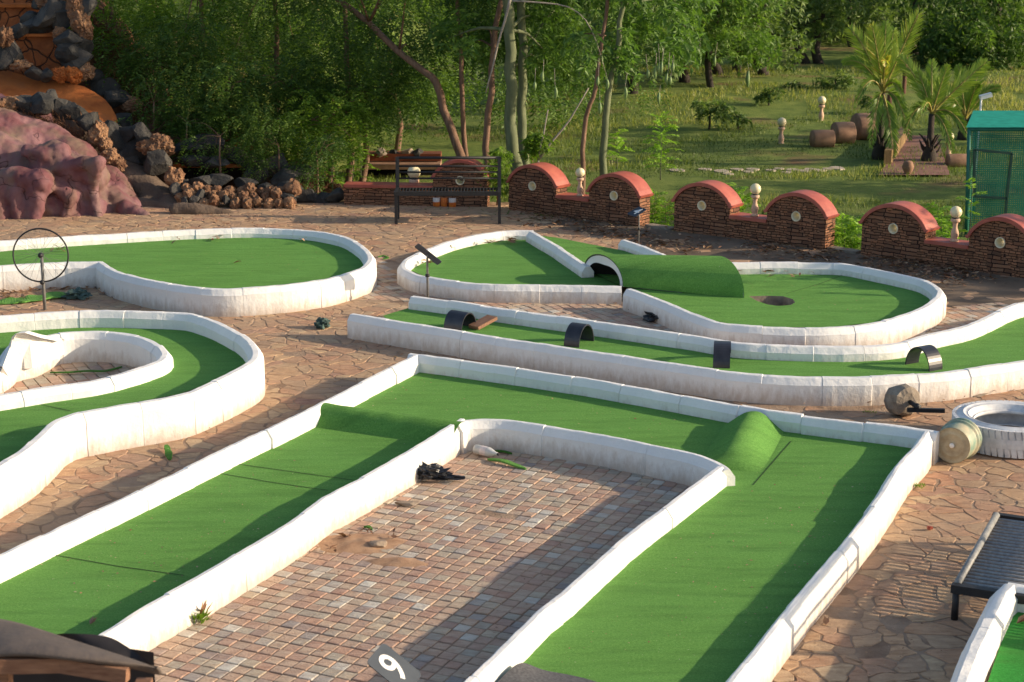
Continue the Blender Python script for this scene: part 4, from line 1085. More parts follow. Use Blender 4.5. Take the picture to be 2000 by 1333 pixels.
strip([(966, 882, 0), (985, 886, .01), (1000, 888, 0)], .03, .006, 'turf_strip', M['turf2'], 'thin green strip just in front of the bottle cap', 'turf strip', GS)
strip([(326, 878, .03), (329, 890, .02), (332, 900, 0)], .055, 0, 'turf_strip', M['turf2'], 'short green strip on the paving left of the U course', 'turf strip', GS, .012, .01)
strip([(-20, 594, 0), (60, 588, .02), (120, 580, .02), (175, 578, 0)], .28, 0, 'turf_strip', M['turf'], 'long loose green strip on the ground below the bicycle wheel', 'turf strip', GS, .012, .01)
strip([(66, 700, .05), (85, 704, .01), (110, 703, .02), (125, 697, .02), (140, 690, .02)], .07, .035, 'turf_strip', M['turf2'], 'wavy green strip inside the ring next to the white ramp block', 'turf strip', GS, .02, .01)
strip([(205, 704, 0), (215, 695, .03), (235, 693, .02), (268, 704, 0)], .05, .035, 'turf_strip', M['turf2'], 'green strip curled by the drain hole inside the ring', 'turf strip', GS, .016, .01)
strip([(98, 729, 0), (130, 731, .01), (170, 730, .02), (205, 728, .01), (238, 718, 0)], .035, .035, 'turf_strip', M['turf2'], 'long thin green strip along the front kerb inside the ring', 'turf strip', GS, .012)
strip([(738, 504, 0), (748, 502, .01), (758, 505, 0), (748, 507, 0)], .03, 0, 'turf_strip', M['turf2'], 'small green loop between the keyhole and triangular courses', 'turf strip', GS)
strip([(711, 1031, 0), (719, 1033, .01), (727, 1036, 0)], .03, .006, 'turf_strip', M['turf2'], 'tiny green piece at the sandy hollow in the pit', 'turf strip', GS)
# drain hole in the ring kerb
mb = MB(); p = G(256, 692, .09); mb.lathe([(.028, 0), (.03, .03)], p, 14, Matrix.Rotation(R(60), 3, 'Z') @ Matrix.Rotation(R(90), 3, 'X')); mb.build('drain_hole', M['void'], rootB, True)
mb = MB(); p = G(1320, 910, .09); mb.lathe([(.011, -.01), (.011, .03)], p, 12, Matrix.Rotation(R(-30), 3, 'Z') @ Matrix.Rotation(R(90), 3, 'X')); mb.build('drain_hole', M['void'], rootC, True)
# ------------------------------------------------------------------ rocks helper
def ico(sub):
    t = (1 + 5 ** .5) / 2; v = [Vector(p).normalized() for p in [(-1, t, 0), (1, t, 0), (-1, -t, 0), (1, -t, 0), (0, -1, t), (0, 1, t), (0, -1, -t), (0, 1, -t), (t, 0, -1), (t, 0, 1), (-t, 0, -1), (-t, 0, 1)]]
    f = [(0, 11, 5), (0, 5, 1), (0, 1, 7), (0, 7, 10), (0, 10, 11), (1, 5, 9), (5, 11, 4), (11, 10, 2), (10, 7, 6), (7, 1, 8), (3, 9, 4), (3, 4, 2), (3, 2, 6), (3, 6, 8), (3, 8, 9), (4, 9, 5), (2, 4, 11), (6, 2, 10), (8, 6, 7), (9, 8, 1)]
    for _ in range(sub):
        c = {}; nf = []
        def mid(a, b):
            k = (min(a, b), max(a, b))
            if k not in c: v.append(((v[a] + v[b]) / 2).normalized()); c[k] = len(v) - 1
            return c[k]
        for a, b, d_ in f:
            x, y, z = mid(a, b), mid(b, d_), mid(d_, a); nf += [(a, x, z), (b, y, x), (d_, z, y), (x, y, z)]
        f = nf
    return v, f
ICO2 = ico(2); ICO3 = ico(3)
def rock_mb(c, size, seed, kind='angular', mb=None, rnd=None, ic=None):
    v, f = ic or (ICO3 if kind == 'porous' else ICO2); mb = mb or MB(); rr = random.Random(seed); Mx = Matrix.Rotation(rr.uniform(0, 6.28), 3, 'Z') @ Matrix.Rotation(rr.uniform(-.5, .5), 3, 'X')
    planes = [(Vector((rr.gauss(0, 1), rr.gauss(0, 1), rr.gauss(0, 1))).normalized(), rr.uniform(.48, .80)) for _ in range(13)]
    vs = []
    for p in v:
        q = p.copy()
        if kind == 'angular':
            for n, d_ in planes:
                e = q.dot(n) - d_
                if e > 0: q = q - n * e
            q = q * (1.25 + .09 * mnoise.fractal(p * 3.5 + Vector((seed, 1, 0)), .7, 2, 4))
        else:
            q = q * (1 + .28 * mnoise.fractal(p * 1.8 + Vector((seed, 0, 0)), .5, 2, 3) - .22 * abs(mnoise.noise(p * 5.5 + Vector((seed, 3, 1)))) )
        q = Mx @ q; vs.append(Vector((q.x * size[0], q.y * size[1], q.z * size[2])) + Vector(c))
    mb.add(vs, f, rnd if rnd is not None else rr.random()); return mb
M['rock_dark'] = mk('blue_black_basalt', (.014, .016, .018), (.065, .062, .058), 5, .8, .8, 30, .015, rnd=[(0, (.6, .6, .6)), (1, (1.5, 1.4, 1.3))], det=8)
M['rock_tan'] = mk('porous_tan_rock', (.11, .05, .030), (.31, .185, .11), 7, .9, 1.0, 38, .02, rnd=[(0, (.65, .6, .55)), (1, (1.15, 1.1, 1.0))], det=8)
M['slab'] = mk('loose_stone', (.20, .15, .11), (.34, .27, .20), 8, .85, .7, 40, .008, det=7)
for (px, sz, sd, z, lab) in (((796, 985), (.085, .05, .022), 3, .02, 'flat grey stone lying on the pit cobbles near the bag'),
                             ((1840, 768), (.09, .05, .015), 5, .01, 'dark loose stone chip behind the overturned stand, nearer the lane kerb'),
                             ((1905, 770), (.14, .08, .014), 8, .012, 'pale flat loose slab near the right end of the lane kerb'),
                             ((1716, 782), (.10, .05, .012), 9, .012, 'tan loose slab just left of the overturned stand'),
                             ((1817, 1031), (.022, .018, .018), 12, .02, 'small red brick chip on the paving near the slatted bench'),
                             ((742, 1062), (.07, .05, .03), 13, .025, 'brown broken cobble in the sandy hollow of the pit')):
    tag(recenter(rock_mb(G(*px, z), sz, sd).build('loose_stone', M['slab'] if sd != 12 else M['coping'])), lab, 'stone', 'loose stones')
# sand spilled over the cobbles where stones are missing
def sand(px, rx, ry, h, seed, lab):
    c = G(*px); mb = MB(); vs = []; K, J = 36, 8
    for j in range(J + 1):
        for k in range(K):
            a = 2 * math.pi * k / K; f = j / J * (1 + .35 * NZ(math.cos(a) * 1.6 + seed, math.sin(a) * 1.6) ); x, y = math.cos(a) * rx * f, math.sin(a) * ry * f
            vs.append((c.x + x, c.y + y, -.006 + .018 * (1 - (j / J) ** 2) + h * (1 - j / J) * (.5 + NZ(x * 9 + seed, y * 9))))
    mb.add(vs, [(j * K + k, j * K + (k + 1) % K, (j + 1) * K + (k + 1) % K, (j + 1) * K + k) for j in range(J) for k in range(K)] + [tuple(range(K))][:0])
    o = mb.build('sand_spill', M['sand'], smooth=True); struct(o, lab, 'sand', 'stuff')
M['sand'] = mk('orange_sand', (.30, .17, .10), (.48, .30, .18), 12, .95, .9, 120, .006, det=8)
sand((700, 1062), .42, .26, .035, 3, 'orange sand spilled over the cobbles against the inner kerb')
sand((775, 1100), .22, .12, .03, 7, 'second smaller heap of orange sand in the pit')
# ------------------------------------------------------------------ near bottom-left: tarpaulin covered timber hutch
TZ = 1.55
def tp(u, v, z): return G(u, v, z)
M['tarp'] = mk('brown_tarpaulin', (.075, .060, .052), (.125, .100, .086), 3, .75, .5, 9, .02, det=6)
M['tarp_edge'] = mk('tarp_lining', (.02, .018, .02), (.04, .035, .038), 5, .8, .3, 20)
hut = thing('covered_hutch', 'low timber frame under a sagging brown tarpaulin at the bottom left', 'hutch', (G(80, 1330, 1.2).x, G(80, 1330, 1.2).y, 0))
rows = [[(-60, 1200, TZ), (30, 1212, TZ), (110, 1240, TZ), (200, 1268, TZ - .02), (262, 1288, TZ - .04), (300, 1302, TZ - .06)],
        [(-60, 1240, TZ + .02), (30, 1248, TZ + .03), (110, 1262, TZ + .02), (200, 1280, TZ), (265, 1294, TZ - .03), (305, 1306, TZ - .06)],
        [(-60, 1276, TZ), (30, 1272, TZ + .02), (110, 1281, TZ + .01), (195, 1292, TZ - .01), (260, 1300, TZ - .04), (312, 1310, TZ - .08)],
        [(-60, 1290, TZ - .03), (30, 1279, TZ), (110, 1288, TZ - .01), (195, 1298, TZ - .03), (262, 1306, TZ - .06), (322, 1324, TZ - .12)]]
mb = MB(); vs = [tp(*q) for r_ in rows for q in r_]
mb.add(vs, [(i * 6 + k, i * 6 + k + 6, i * 6 + k + 7, i * 6 + k + 1) for i in range(3) for k in range(5)])
o = mb.build('tarpaulin', M['tarp'], hut, True); sb = o.modifiers.new('s', 'SUBSURF'); sb.levels = sb.render_levels = 3; so = o.modifiers.new('t', 'SOLIDIFY'); so.thickness = .012
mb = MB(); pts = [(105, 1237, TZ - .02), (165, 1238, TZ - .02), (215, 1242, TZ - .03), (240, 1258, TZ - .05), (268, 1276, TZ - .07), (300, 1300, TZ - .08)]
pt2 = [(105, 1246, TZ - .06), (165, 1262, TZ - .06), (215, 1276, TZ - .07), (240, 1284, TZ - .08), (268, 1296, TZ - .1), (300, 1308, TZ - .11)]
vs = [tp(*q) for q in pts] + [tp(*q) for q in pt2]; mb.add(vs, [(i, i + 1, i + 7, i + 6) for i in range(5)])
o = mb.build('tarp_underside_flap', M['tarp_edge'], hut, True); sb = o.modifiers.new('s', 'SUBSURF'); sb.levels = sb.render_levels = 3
mb = MB(); a, b, c, d_ = tp(-60, 1300, TZ - .05), tp(120, 1296, TZ - .05), tp(250, 1318, TZ - .08), tp(325, 1340, TZ - .12)
mb.bar(a, b, .05, .06); mb.bar(b, c, .05, .06); mb.build('front_rail', M['wood'], hut)
mb = MB(); P1 = tp(4, 1300, TZ - .08); mb.bar((P1.x, P1.y, 0), P1, .06); mb.build('leg', M['wood'], hut)
mb = MB(); P1 = tp(280, 1330, TZ - .12); mb.bar((P1.x, P1.y, 0), P1, .06); mb.build('leg', M['wood'], hut)
mb = MB(); P1 = tp(-60, 1230, TZ - .1); P2 = tp(240, 1290, TZ - .12); mb.bar(P1, P2, .05); mb.build('rear_rail', M['wood'], hut)
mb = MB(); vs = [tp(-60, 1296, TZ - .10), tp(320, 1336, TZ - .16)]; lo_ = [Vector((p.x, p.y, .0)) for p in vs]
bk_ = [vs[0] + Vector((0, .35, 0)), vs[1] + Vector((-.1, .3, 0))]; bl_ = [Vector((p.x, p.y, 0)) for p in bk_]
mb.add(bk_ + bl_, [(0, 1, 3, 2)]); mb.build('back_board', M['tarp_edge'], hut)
# ------------------------------------------------------------------ green net cage at the right edge
def cage():
    A = W(1884, 470, 25.3); zt = W(1893, 253, 25.3).z; gx = terrain(A.x, 25.3)
    r_ = thing('net_cage', 'green netted cage with a framed door beyond the wall at the right edge', 'cage', (A.x, A.y, gx))
    x0, y0, x1, y1 = A.x + .02, A.y, A.x + 2.2, A.y + 1.6; zb = gx
    frame = mk('green_frame_paint', (.01, .10, .075), (.02, .16, .12), 10, .5, .1, 40)
    tA = W(1893, 253, 25.3); tB = W(1906, 222, 26.6)
    lean = (tA.x - x0)
    y1 = 26.9
    rx = W(1906, 222, y1).x - W(1893, 253, y0).x; rz = W(1906, 222, y1).z - zt
    def P(x, y, z):
        k = (y - y0) / (y1 - y0); return Vector((x + lean * (z - zb) / (zt - zb) + rx * k, y, z + rz * k * (z - zb) / (zt - zb)))
    mb = MB()
    for (x, y) in ((x0, y0), (x0, y1), (x1, y0), (x1, y1)): mb.tube([P(x, y, zb), P(x, y, zt)], .028, 8)
    for (a, b) in (((x0, y0), (x1, y0)), ((x0, y1), (x1, y1)), ((x0, y0), (x0, y1)), ((x1, y0), (x1, y1))): mb.tube([P(*a, zt), P(*b, zt)], .03, 8)
    mb.build('frame', frame, r_, True)
    dm = mk('dark_green_door_frame', (.006, .035, .03), (.012, .06, .05), 10, .5, 0)
    mb = MB(); d0 = W(1903, 293, y0 - .03); d1 = W(1976, 300, y0 - .03); e0 = W(1903, 384, y0 - .03); e1 = W(1966, 388, y0 - .03); low = W(1964, 420, y0 - .03)
    for a, b in ((d0, d1), (d1, e1), (e0, e1), (d0, e0), (e1, low)): mb.bar(a, b, .035)
    mb.build('door_frame', dm, r_)
    t = NT('green_shade_net'); p = t.pos(); sp = t.n('SeparateXYZ'); t.set(sp.inputs[0], p)
    def grid(s_): return t.math('GREATER_THAN', t.math('FRACT', t.math('MULTIPLY', s_, 32.0)), .30)
    hx = t.math('ADD', sp.outputs[0], sp.outputs[1]); op = t.math('MULTIPLY', grid(hx), grid(sp.outputs[2]))
    t.fin(t.ramp(t.noise(p, 2, 4), [(.3, (.008, .13, .09)), (.7, (.015, .20, .14))]), .6, spec=.3)
    tb = t.n('BsdfTransparent'); mx = t.n('MixShader'); t.set(mx.inputs[0], t.math('MULTIPLY', op, .95)); t.t.links.new(t.b.outputs[0], mx.inputs[1]); t.t.links.new(tb.outputs[0], mx.inputs[2]); t.t.links.new(mx.outputs[0], t.out.inputs[0])
    for nm, q in (('front_net', (P(x0, y0, zb), P(x1, y0, zb), P(x1, y0, zt), P(x0, y0, zt))), ('side_net', (P(x0, y1, zb), P(x0, y0, zb), P(x0, y0, zt), P(x0, y1, zt))), ('rear_net', (P(x1, y1, zb), P(x0, y1, zb), P(x0, y1, zt), P(x1, y1, zt)))):
        mb = MB(); mb.add(list(q), [(0, 1, 2, 3)]); mb.build(nm, t.m, r_)
    # corrugated top sheet
    rf = mk('green_roof_sheet', (.012, .22, .16), (.02, .31, .23), 6, .5, .1, 30)
    mb = MB(); K = 60; vs = []
    for k in range(K + 1):
        y = y0 - .05 + (y1 - y0 + .1) * k / K; z = zt + .035 + .012 * math.sin(k * math.pi / 2)
        vs += [P(x0 - .04, y, z), P(x1 + .04, y, z)]
    mb.add(vs, [(2 * k, 2 * k + 1, 2 * k + 3, 2 * k + 2) for k in range(K)]); mb.build('roof_net', rf, r_)
    # pole lamp behind the cage
    b = W(1915, 215, 30); pl = thing('flood_lamp', 'white lamp head on a thin pole rising behind the green cage', 'lamp', (b.x, b.y, terrain(b.x, b.y)))
    tpz = W(1915, 188, 30)
    mb = MB(); mb.tube([(b.x, b.y, terrain(b.x, b.y)), (b.x, b.y, tpz.z)], .018, 8); mb.build('pole', M['white'], pl, True)
    mb = MB(); mb.box(tpz + Vector((.09, 0, .0)), (.2, .12, .07), Matrix.Rotation(R(-15), 3, 'Y')); mb.build('lamp_head', M['white'], pl)
cage()

# ------------------------------------------------------------------ grit and specks lying on the turf
# ------------------------------------------------------------------ left: sculpted pink rock, rock waterfall, rubble wall
def blob_mesh(name, parts, mat, parent, voxel=.035, smooth_it=6, disp=.03, dscale=3.0):
    """capsules fused by a voxel remesh into one sculpted cement surface; parts: (a, b, ra, rb)"""
    mb = MB()
    for a, b, ra, rb in parts:
        a = Vector(a); b = Vector(b); n = 6
        for k in range(n + 1):
            t = k / n; p = a.lerp(b, t); r_ = ra + (rb - ra) * t
            mb.sphere(p, r_, 14, 8)
            if (b - a).length < .01: break
        if (b - a).length >= .01: mb.tube([a, b], [ra, rb], 14)
    me = bpy.data.meshes.new('tmp'); me.from_pydata(mb.v, [], mb.f); o = bpy.data.objects.new('tmp', me); COL.objects.link(o)
    rm = o.modifiers.new('r', 'REMESH'); rm.mode = 'VOXEL'; rm.voxel_size = voxel
    sm = o.modifiers.new('s', 'SMOOTH'); sm.iterations = smooth_it; sm.factor = .6
    dg = bpy.context.evaluated_depsgraph_get(); me2 = bpy.data.meshes.new_from_object(o.evaluated_get(dg)); bpy.data.objects.remove(o)
    nv = len(me2.vertices); co = np.empty(nv * 3); me2.vertices.foreach_get('co', co); co = co.reshape(-1, 3)
    no = np.empty(nv * 3); me2.vertices.foreach_get('normal', no); no = no.reshape(-1, 3)
    dd_ = np.array([mnoise.fractal(Vector(p) * dscale, .6, 2, 4) for p in co]) * disp
    co = co + no * dd_[:, None]
    if parent is not None: co = co - np.array(parent.location)
    me2.vertices.foreach_set('co', co.ravel()); me2.update(); me2.name = name
    me2.materials.clear(); me2.materials.append(mat); me2.polygons.foreach_set('use_smooth', [True] * len(me2.polygons))
    o = bpy.data.objects.new(name, me2); COL.objects.link(o)
    if parent is not None: o.parent = parent
    return o
def mat_pink():
    t = NT('pink_painted_cement'); p = t.pos()
    c = t.ramp(t.noise(p, 1.6, 7, .6), [(.30, (.075, .022, .026)), (.45, (.15, .058, .065)), (.60, (.20, .105, .115)), (.78, (.17, .12, .095))])
    c = t.mix(t.ramp(t.noise(t.map(p, (1, 1, .3)), 3.0, 6), [(.46, 0), (.68, .8)]), c, (.17, .125, .088))
    v = t.n('TexVoronoi', feature='DISTANCE_TO_EDGE'); v.inputs['Scale'].default_value = 1.15
    w_ = t.n('VectorMath', operation='ADD'); nz = t.n('TexNoise'); nz.inputs['Scale'].default_value = 2.2; t.set(nz.inputs['Vector'], p)
    t.set(w_.inputs[0], p); t.set(w_.inputs[1], nz.outputs[1]); t.set(v.inputs['Vector'], w_.outputs[0])
    cr = t.math('MULTIPLY', t.ramp(v.outputs[0], [(.0, 1), (.009, 0)]), t.ramp(t.noise(p, 1.1, 2), [(.45, 0), (.55, 1)]))
    c = t.mix(cr, c, (.07, .03, .03))
    h = t.math('SUBTRACT', t.math('MULTIPLY', t.noise(p, 14, 6), .6), cr)
    return t.fin(c, .8, t.bump(h, .7, .02), spec=.3)
def mat_orange():
    t = NT('orange_cement'); p = t.pos()
    c = t.ramp(t.noise(p, 2.4, 7, .6), [(.3, (.24, .065, .018)), (.55, (.40, .125, .032)), (.8, (.30, .11, .045))])
    return t.fin(c, .8, t.bump(t.noise(p, 20, 6), .6, .01), spec=.2)
def mat_orange_stone():
    t = NT('orange_crazy_stone'); p = t.obj(); nz = t.n('TexNoise'); nz.inputs['Scale'].default_value = 2.5; t.set(nz.inputs['Vector'], p)
    w_ = t.n('VectorMath', operation='MULTIPLY_ADD'); t.set(w_.inputs[0], nz.outputs[1]); w_.inputs[1].default_value = (.25, .25, .25); t.set(w_.inputs[2], p)
    v = t.n('TexVoronoi', feature='DISTANCE_TO_EDGE'); v.inputs['Scale'].default_value = 3.4; t.set(v.inputs['Vector'], w_.outputs[0])
    e = t.ramp(v.outputs[0], [(.0, 1), (.05, 0)]); c = t.ramp(t.noise(p, 3, 6), [(.3, (.22, .065, .02)), (.7, (.38, .125, .04))])
    return t.fin(t.mix(e, c, (.02, .015, .012)), .85, t.bump(t.math('SUBTRACT', t.noise(p, 12, 4), e), .8, .03))
M['pink'] = mat_pink(); M['orange'] = mat_orange(); M['orange_stone'] = mat_orange_stone()
def K(u1, v1, Y1, r1, u2=None, v2=None, Y2=None, r2=None):
    if u2 is None: u2, v2 = u1, v1
    return (W(u1, v1, Y1), W(u2, v2, Y2 or Y1), r1, r2 or r1)
pk = thing('sculpted_rock', 'pink painted cement rock sculpted with knees, shelves and columns at the left', 'rock sculpture', (W(90, 440, 25).x, 25.2, 0))
parts = [K(-60, 300, 26.9, .90, 40, 330, 26.8, .80), K(-60, 235, 27.6, .50, 60, 250, 27.4, .40), K(-60, 400, 26.4, .75, 90, 400, 26.3, .72), K(60, 380, 26.2, .60, 180, 400, 26.1, .42), K(0, 430, 25.9, .42, 200, 435, 25.8, .32),
         K(60, 280, 26.9, .44, 150, 320, 26.6, .36), K(-20, 305, 26.0, .42, 60, 328, 25.9, .32), K(120, 330, 26.1, .32, 180, 345, 25.9, .26),
         K(56, 296, 25.55, .12, 90, 302, 25.5, .14), K(104, 293, 25.6, .15, 118, 298, 25.55, .165),
         K(72, 325, 25.55, .12, 130, 324, 25.45, .12), K(130, 322, 25.45, .115, 192, 318, 25.30, .105), K(95, 342, 25.6, .15, 180, 338, 25.45, .14),
         K(150, 350, 25.55, .17, 156, 400, 25.5, .13), K(156, 400, 25.5, .13, 150, 450, 25.4, .16), K(190, 322, 25.3, .09, 180, 372, 25.45, .08),
         K(98, 354, 25.45, .105, 138, 386, 25.3, .10), K(138, 386, 25.3, .10, 128, 425, 25.3, .08),
         K(-10, 355, 25.35, .18, 34, 352, 25.3, .19), K(34, 352, 25.3, .19, 82, 354, 25.2, .19), K(30, 372, 25.2, .14, 44, 445, 25.15, .10), K(74, 366, 25.2, .15, 62, 445, 25.15, .12), K(-6, 380, 25.2, .14, 6, 455, 25.1, .12),
         K(184, 380, 25.45, .09, 192, 440, 25.35, .10), K(215, 395, 26.1, .26, 270, 430, 25.7, .13), K(205, 365, 26.6, .34, 255, 405, 26.2, .2), K(245, 412, 25.7, .16, 300, 436, 25.4, .08),
         K(30, 400, 25.55, .30, 110, 405, 25.6, .30), K(110, 410, 25.65, .26, 180, 415, 25.7, .26), K(120, 448, 25.45, .16, 240, 446, 25.35, .12), K(-10, 460, 25.2, .16, 100, 456, 25.2, .14)]
blob_mesh('rock_body', parts, M['pink'], pk, .035, 2, .035, 3.6)
gs = [K(160, 275, 27.5, .40, 235, 345, 27.2, .36), K(235, 345, 27.2, .36, 320, 392, 26.7, .24), K(330, 396, 26.4, .16, 420, 408, 26.2, .08), K(80, 240, 27.8, .32, 170, 270, 27.6, .36), K(270, 408, 26.4, .18, 345, 414, 26.1, .12),
      K(345, 408, 25.6, .13, 455, 418, 25.6, .07)]
M['grey_cement'] = mk('dusty_cement_bank', (.085, .058, .042), (.16, .115, .085), 3, .9, .8, 25, .02, det=8)
blob_mesh('cement_bank', gs, M['grey_cement'], pk, .05, 6, .035, 1.6)
# waterfall structure
wf = thing('rock_waterfall', 'stepped rock waterfall of black and tan boulders with an orange cement slide', 'waterfall', (W(120, 200, 28).x, 28.0, 0))
# orange slide
up_ = [(-80, 95, 29.4), (0, 132, 29.0), (60, 150, 28.8), (120, 160, 28.6), (165, 168, 28.4), (205, 195, 28.2), (226, 225, 28.0), (232, 248, 27.9)]
lo_ = [(-80, 185, 27.6), (0, 195, 27.5), (60, 200, 27.45), (110, 205, 27.4), (150, 215, 27.35), (180, 232, 27.3), (200, 245, 27.3), (215, 256, 27.3)]
mb = MB(); vs = []; J = 8
UU = catmull([W(*q) for q in up_], .25); LL = catmull([W(*q) for q in lo_], .25); n_ = 24
def rs(P, n):
    return [P[int(round(i * (len(P) - 1) / (n - 1)))] for i in range(n)]
UU = rs(UU, n_); LL = rs(LL, n_)
for a, b in zip(UU, LL):
    for j in range(J + 1):
        t = j / J; p = a.lerp(b, t); vs.append(p + Vector((0, 0, -.16 * math.sin(math.pi * t) + NZ(p.x * 3, p.y * 3) * .03)))
mb.add(vs, [(i * (J + 1) + j, (i + 1) * (J + 1) + j, (i + 1) * (J + 1) + j + 1, i * (J + 1) + j + 1) for i in range(n_ - 1) for j in range(J)])
mb.build('slide', M['orange'], wf, True)
def plate(u0, v0, u1, v1, Y, th, name, mt):
    a = W(u0, v1, Y); b = W(u1, v0, Y); mb = MB(); mb.box(((a.x + b.x) / 2, Y + th / 2, (a.z + b.z) / 2), (b.x - a.x, th, b.z - a.z)); return mb.build(name, mt, wf)
plate(28, 72, 138, 150, 29.0, .5, 'stone_terrace', M['orange_stone']); plate(24, 67, 142, 72, 28.9, .6, 'terrace_ledge', M['orange'])
plate(-60, 14, 75, 62, 29.9, .5, 'stone_terrace', M['orange_stone']); plate(-60, 9, 78, 15, 29.8, .6, 'terrace_ledge', M['orange'])
plate(-60, -40, 90, 9, 30.4, .4, 'stone_terrace', M['orange_stone'])
# dark mass behind
mb = MB(); rock_mb(W(90, 120, 31.2), (2.0, 1.0, 2.2), 5, mb=mb, ic=ICO3); rock_mb(W(250, 270, 29.4), (1.2, .9, .9), 8, mb=mb, ic=ICO3); rock_mb(W(400, 330, 28.9), (1.4, .8, .55), 9, mb=mb, ic=ICO3); rock_mb(W(560, 360, 28.6), (1.0, .6, .40), 10, mb=mb, ic=ICO3); rock_mb(W(300, 320, 28.2), (.7, .5, .6), 11, mb=mb, ic=ICO3)
mb.build('earth_core', mk('red_brown_earth', (.05, .024, .014), (.17, .072, .034), 2.5, .95, 1, 18, .03, det=8), wf)
RK = []
def rk(u, v, Y, ru, rv, kind, s): RK.append((W(u, v, Y), (ru * Y / 3400, .8 * (ru + rv) / 2 * Y / 3400, rv * Y / 3400), kind, s))
manual = [(0, 270 - 60, 27.0, 30, 15, 'p'), (25, 205, 27.0, 22, 14, 'p'), (52, 208, 27.0, 18, 18, 'a'), (80, 205, 27.0, 22, 22, 'a'), (103, 195, 27.1, 12, 14, 'a'), (118, 215, 27.0, 18, 20, 'a'), (145, 222, 27.0, 22, 18, 'a'), (172, 238, 27.0, 20, 18, 'a'),
          (192, 265, 26.9, 16, 22, 'p'), (205, 285, 26.8, 12, 14, 'p'), (215, 310, 26.7, 16, 16, 'p'), (228, 322, 26.7, 16, 14, 'p'), (222, 270, 27.3, 24, 24, 'a'), (250, 262, 27.3, 18, 16, 'a'), (278, 266, 27.2, 18, 18, 'a'), (262, 292, 27.3, 30, 26, 'a'), (290, 288, 27.0, 18, 12, 'p'), (312, 284, 27.0, 22, 18, 'p'),
          (310, 315, 26.9, 24, 24, 'a'), (250, 320, 27.2, 26, 22, 'a'), (325, 292, 27.2, 12, 12, 'p'), (256, 203, 28.6, 17, 14, 'p'), (245, 238, 28.2, 18, 14, 'a'), (225, 195, 28.6, 20, 16, 'a'), (205, 170, 28.8, 22, 16, 'a'), (180, 150, 29, 16, 14, 'a'),
          (10, 72, 28.6, 13, 16, 'p'), (-8, 78, 28.6, 12, 14, 'p'), (20, 100, 28.7, 20, 22, 'a'), (8, 120, 28.6, 18, 16, 'a'), (36, 60, 28.9, 14, 14, 'a'), (75, 50, 29.2, 26, 14, 'a'), (55, 38, 29.4, 20, 12, 'a'), (100, 30, 29.0, 26, 26, 'a'), (128, 28, 29.0, 24, 26, 'a'), (100, 5, 29.1, 24, 14, 'p'), (80, 8, 29.3, 20, 16, 'a'),
          (150, 20, 28.9, 18, 22, 'p'), (158, 45, 28.8, 16, 20, 'p'), (165, 62, 28.8, 14, 16, 'p'), (170, 15, 28.9, 14, 18, 'a'), (118, 68, 28.8, 12, 12, 'p'), (135, 78, 28.7, 20, 16, 'a'), (140, 100, 28.7, 24, 18, 'a'), (155, 85, 28.8, 18, 20, 'a'), (150, 120, 28.7, 24, 18, 'a'), (40, 128, 28.6, 18, 10, 'p'), (65, 142, 28.5, 18, 12, 'a'), (92, 146, 28.5, 13, 11, 'a'), (118, 146, 28.5, 16, 12, 'o'), (142, 146, 28.5, 16, 14, 'o'), (168, 140, 28.6, 14, 14, 'p'),
          (340, 345, 26.5, 16, 15, 'p'), (365, 290, 27.5, 30, 16, 'a'), (405, 285, 27.6, 30, 16, 'a'), (440, 300, 27.8, 26, 18, 'a'), (380, 318, 27.3, 30, 10, 'a'), (420, 318, 27.3, 26, 12, 'a'), (478, 316, 27.6, 24, 16, 'a'), (540, 325, 27.6, 30, 20, 'a'), (590, 335, 27.5, 26, 16, 'a'), (500, 345, 27.3, 22, 16, 'a'), (562, 350, 27.2, 24, 18, 'a')]
for i, (u, v, Y, a, b, k) in enumerate(manual): rk(u, v, Y, a, b, k, i)
for c, sz, k, s in RK[:99]:
    rock_mb(c, [q * 1.22 for q in sz], s + 20, 'angular' if k == 'a' else 'porous').build('boulder', M['rock_dark'] if k == 'a' else (M['orange'] if k == 'o' else M['rock_tan']), wf)
# low orange rims of the small pools
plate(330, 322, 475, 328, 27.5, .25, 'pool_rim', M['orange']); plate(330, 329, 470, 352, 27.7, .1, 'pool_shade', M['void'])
mb = MB(); c = W(430, 268, 28.6); rock_mb(c, (.42, .3, .18), 44, 'porous', mb); rock_mb(W(460, 290, 28.3), (.28, .2, .16), 45, 'porous', mb); mb.build('orange_boulder', M['orange'], wf)
# rubble wall right of the rocks
rw = thing('rubble_wall', 'low rubble wall of small tan knobbly stones with dark blocks above it', 'wall', (W(480, 400, 26.2).x, 26.2, 0))
rr = random.Random(5)
for i in range(34):
    u = 345 + i * 6.9 + rr.uniform(-3, 3); v = 372 + (i % 3) * 12 + rr.uniform(-4, 4); k = 'p' if u < 585 and rr.random() < .75 else 'a'
    sz = rr.uniform(9, 14) * (1.25 if u > 560 else 1); Y = 26.3 - (i % 3) * .12
    rock_mb(W(u, v, Y), (sz * Y / 3400, sz * Y / 3400, sz * 1.05 * Y / 3400), i + 90, 'porous' if k == 'p' else 'angular', ic=ICO2).build('rubble_stone', M['rock_tan'] if k == 'p' else M['rock_dark'], rw)
for i, (u, v, a, b) in enumerate(((355, 362, 18, 12), (392, 356, 24, 13), (430, 352, 20, 14), (520, 372, 24, 16), (560, 378, 28, 20), (600, 384, 24, 20), (632, 390, 20, 16), (655, 384, 22, 16), (480, 358, 20, 10))):
    rock_mb(W(u, v, 26.6), (a * .0081, .12, b * .0081), i + 200).build('rubble_block', M['rock_dark'], rw)
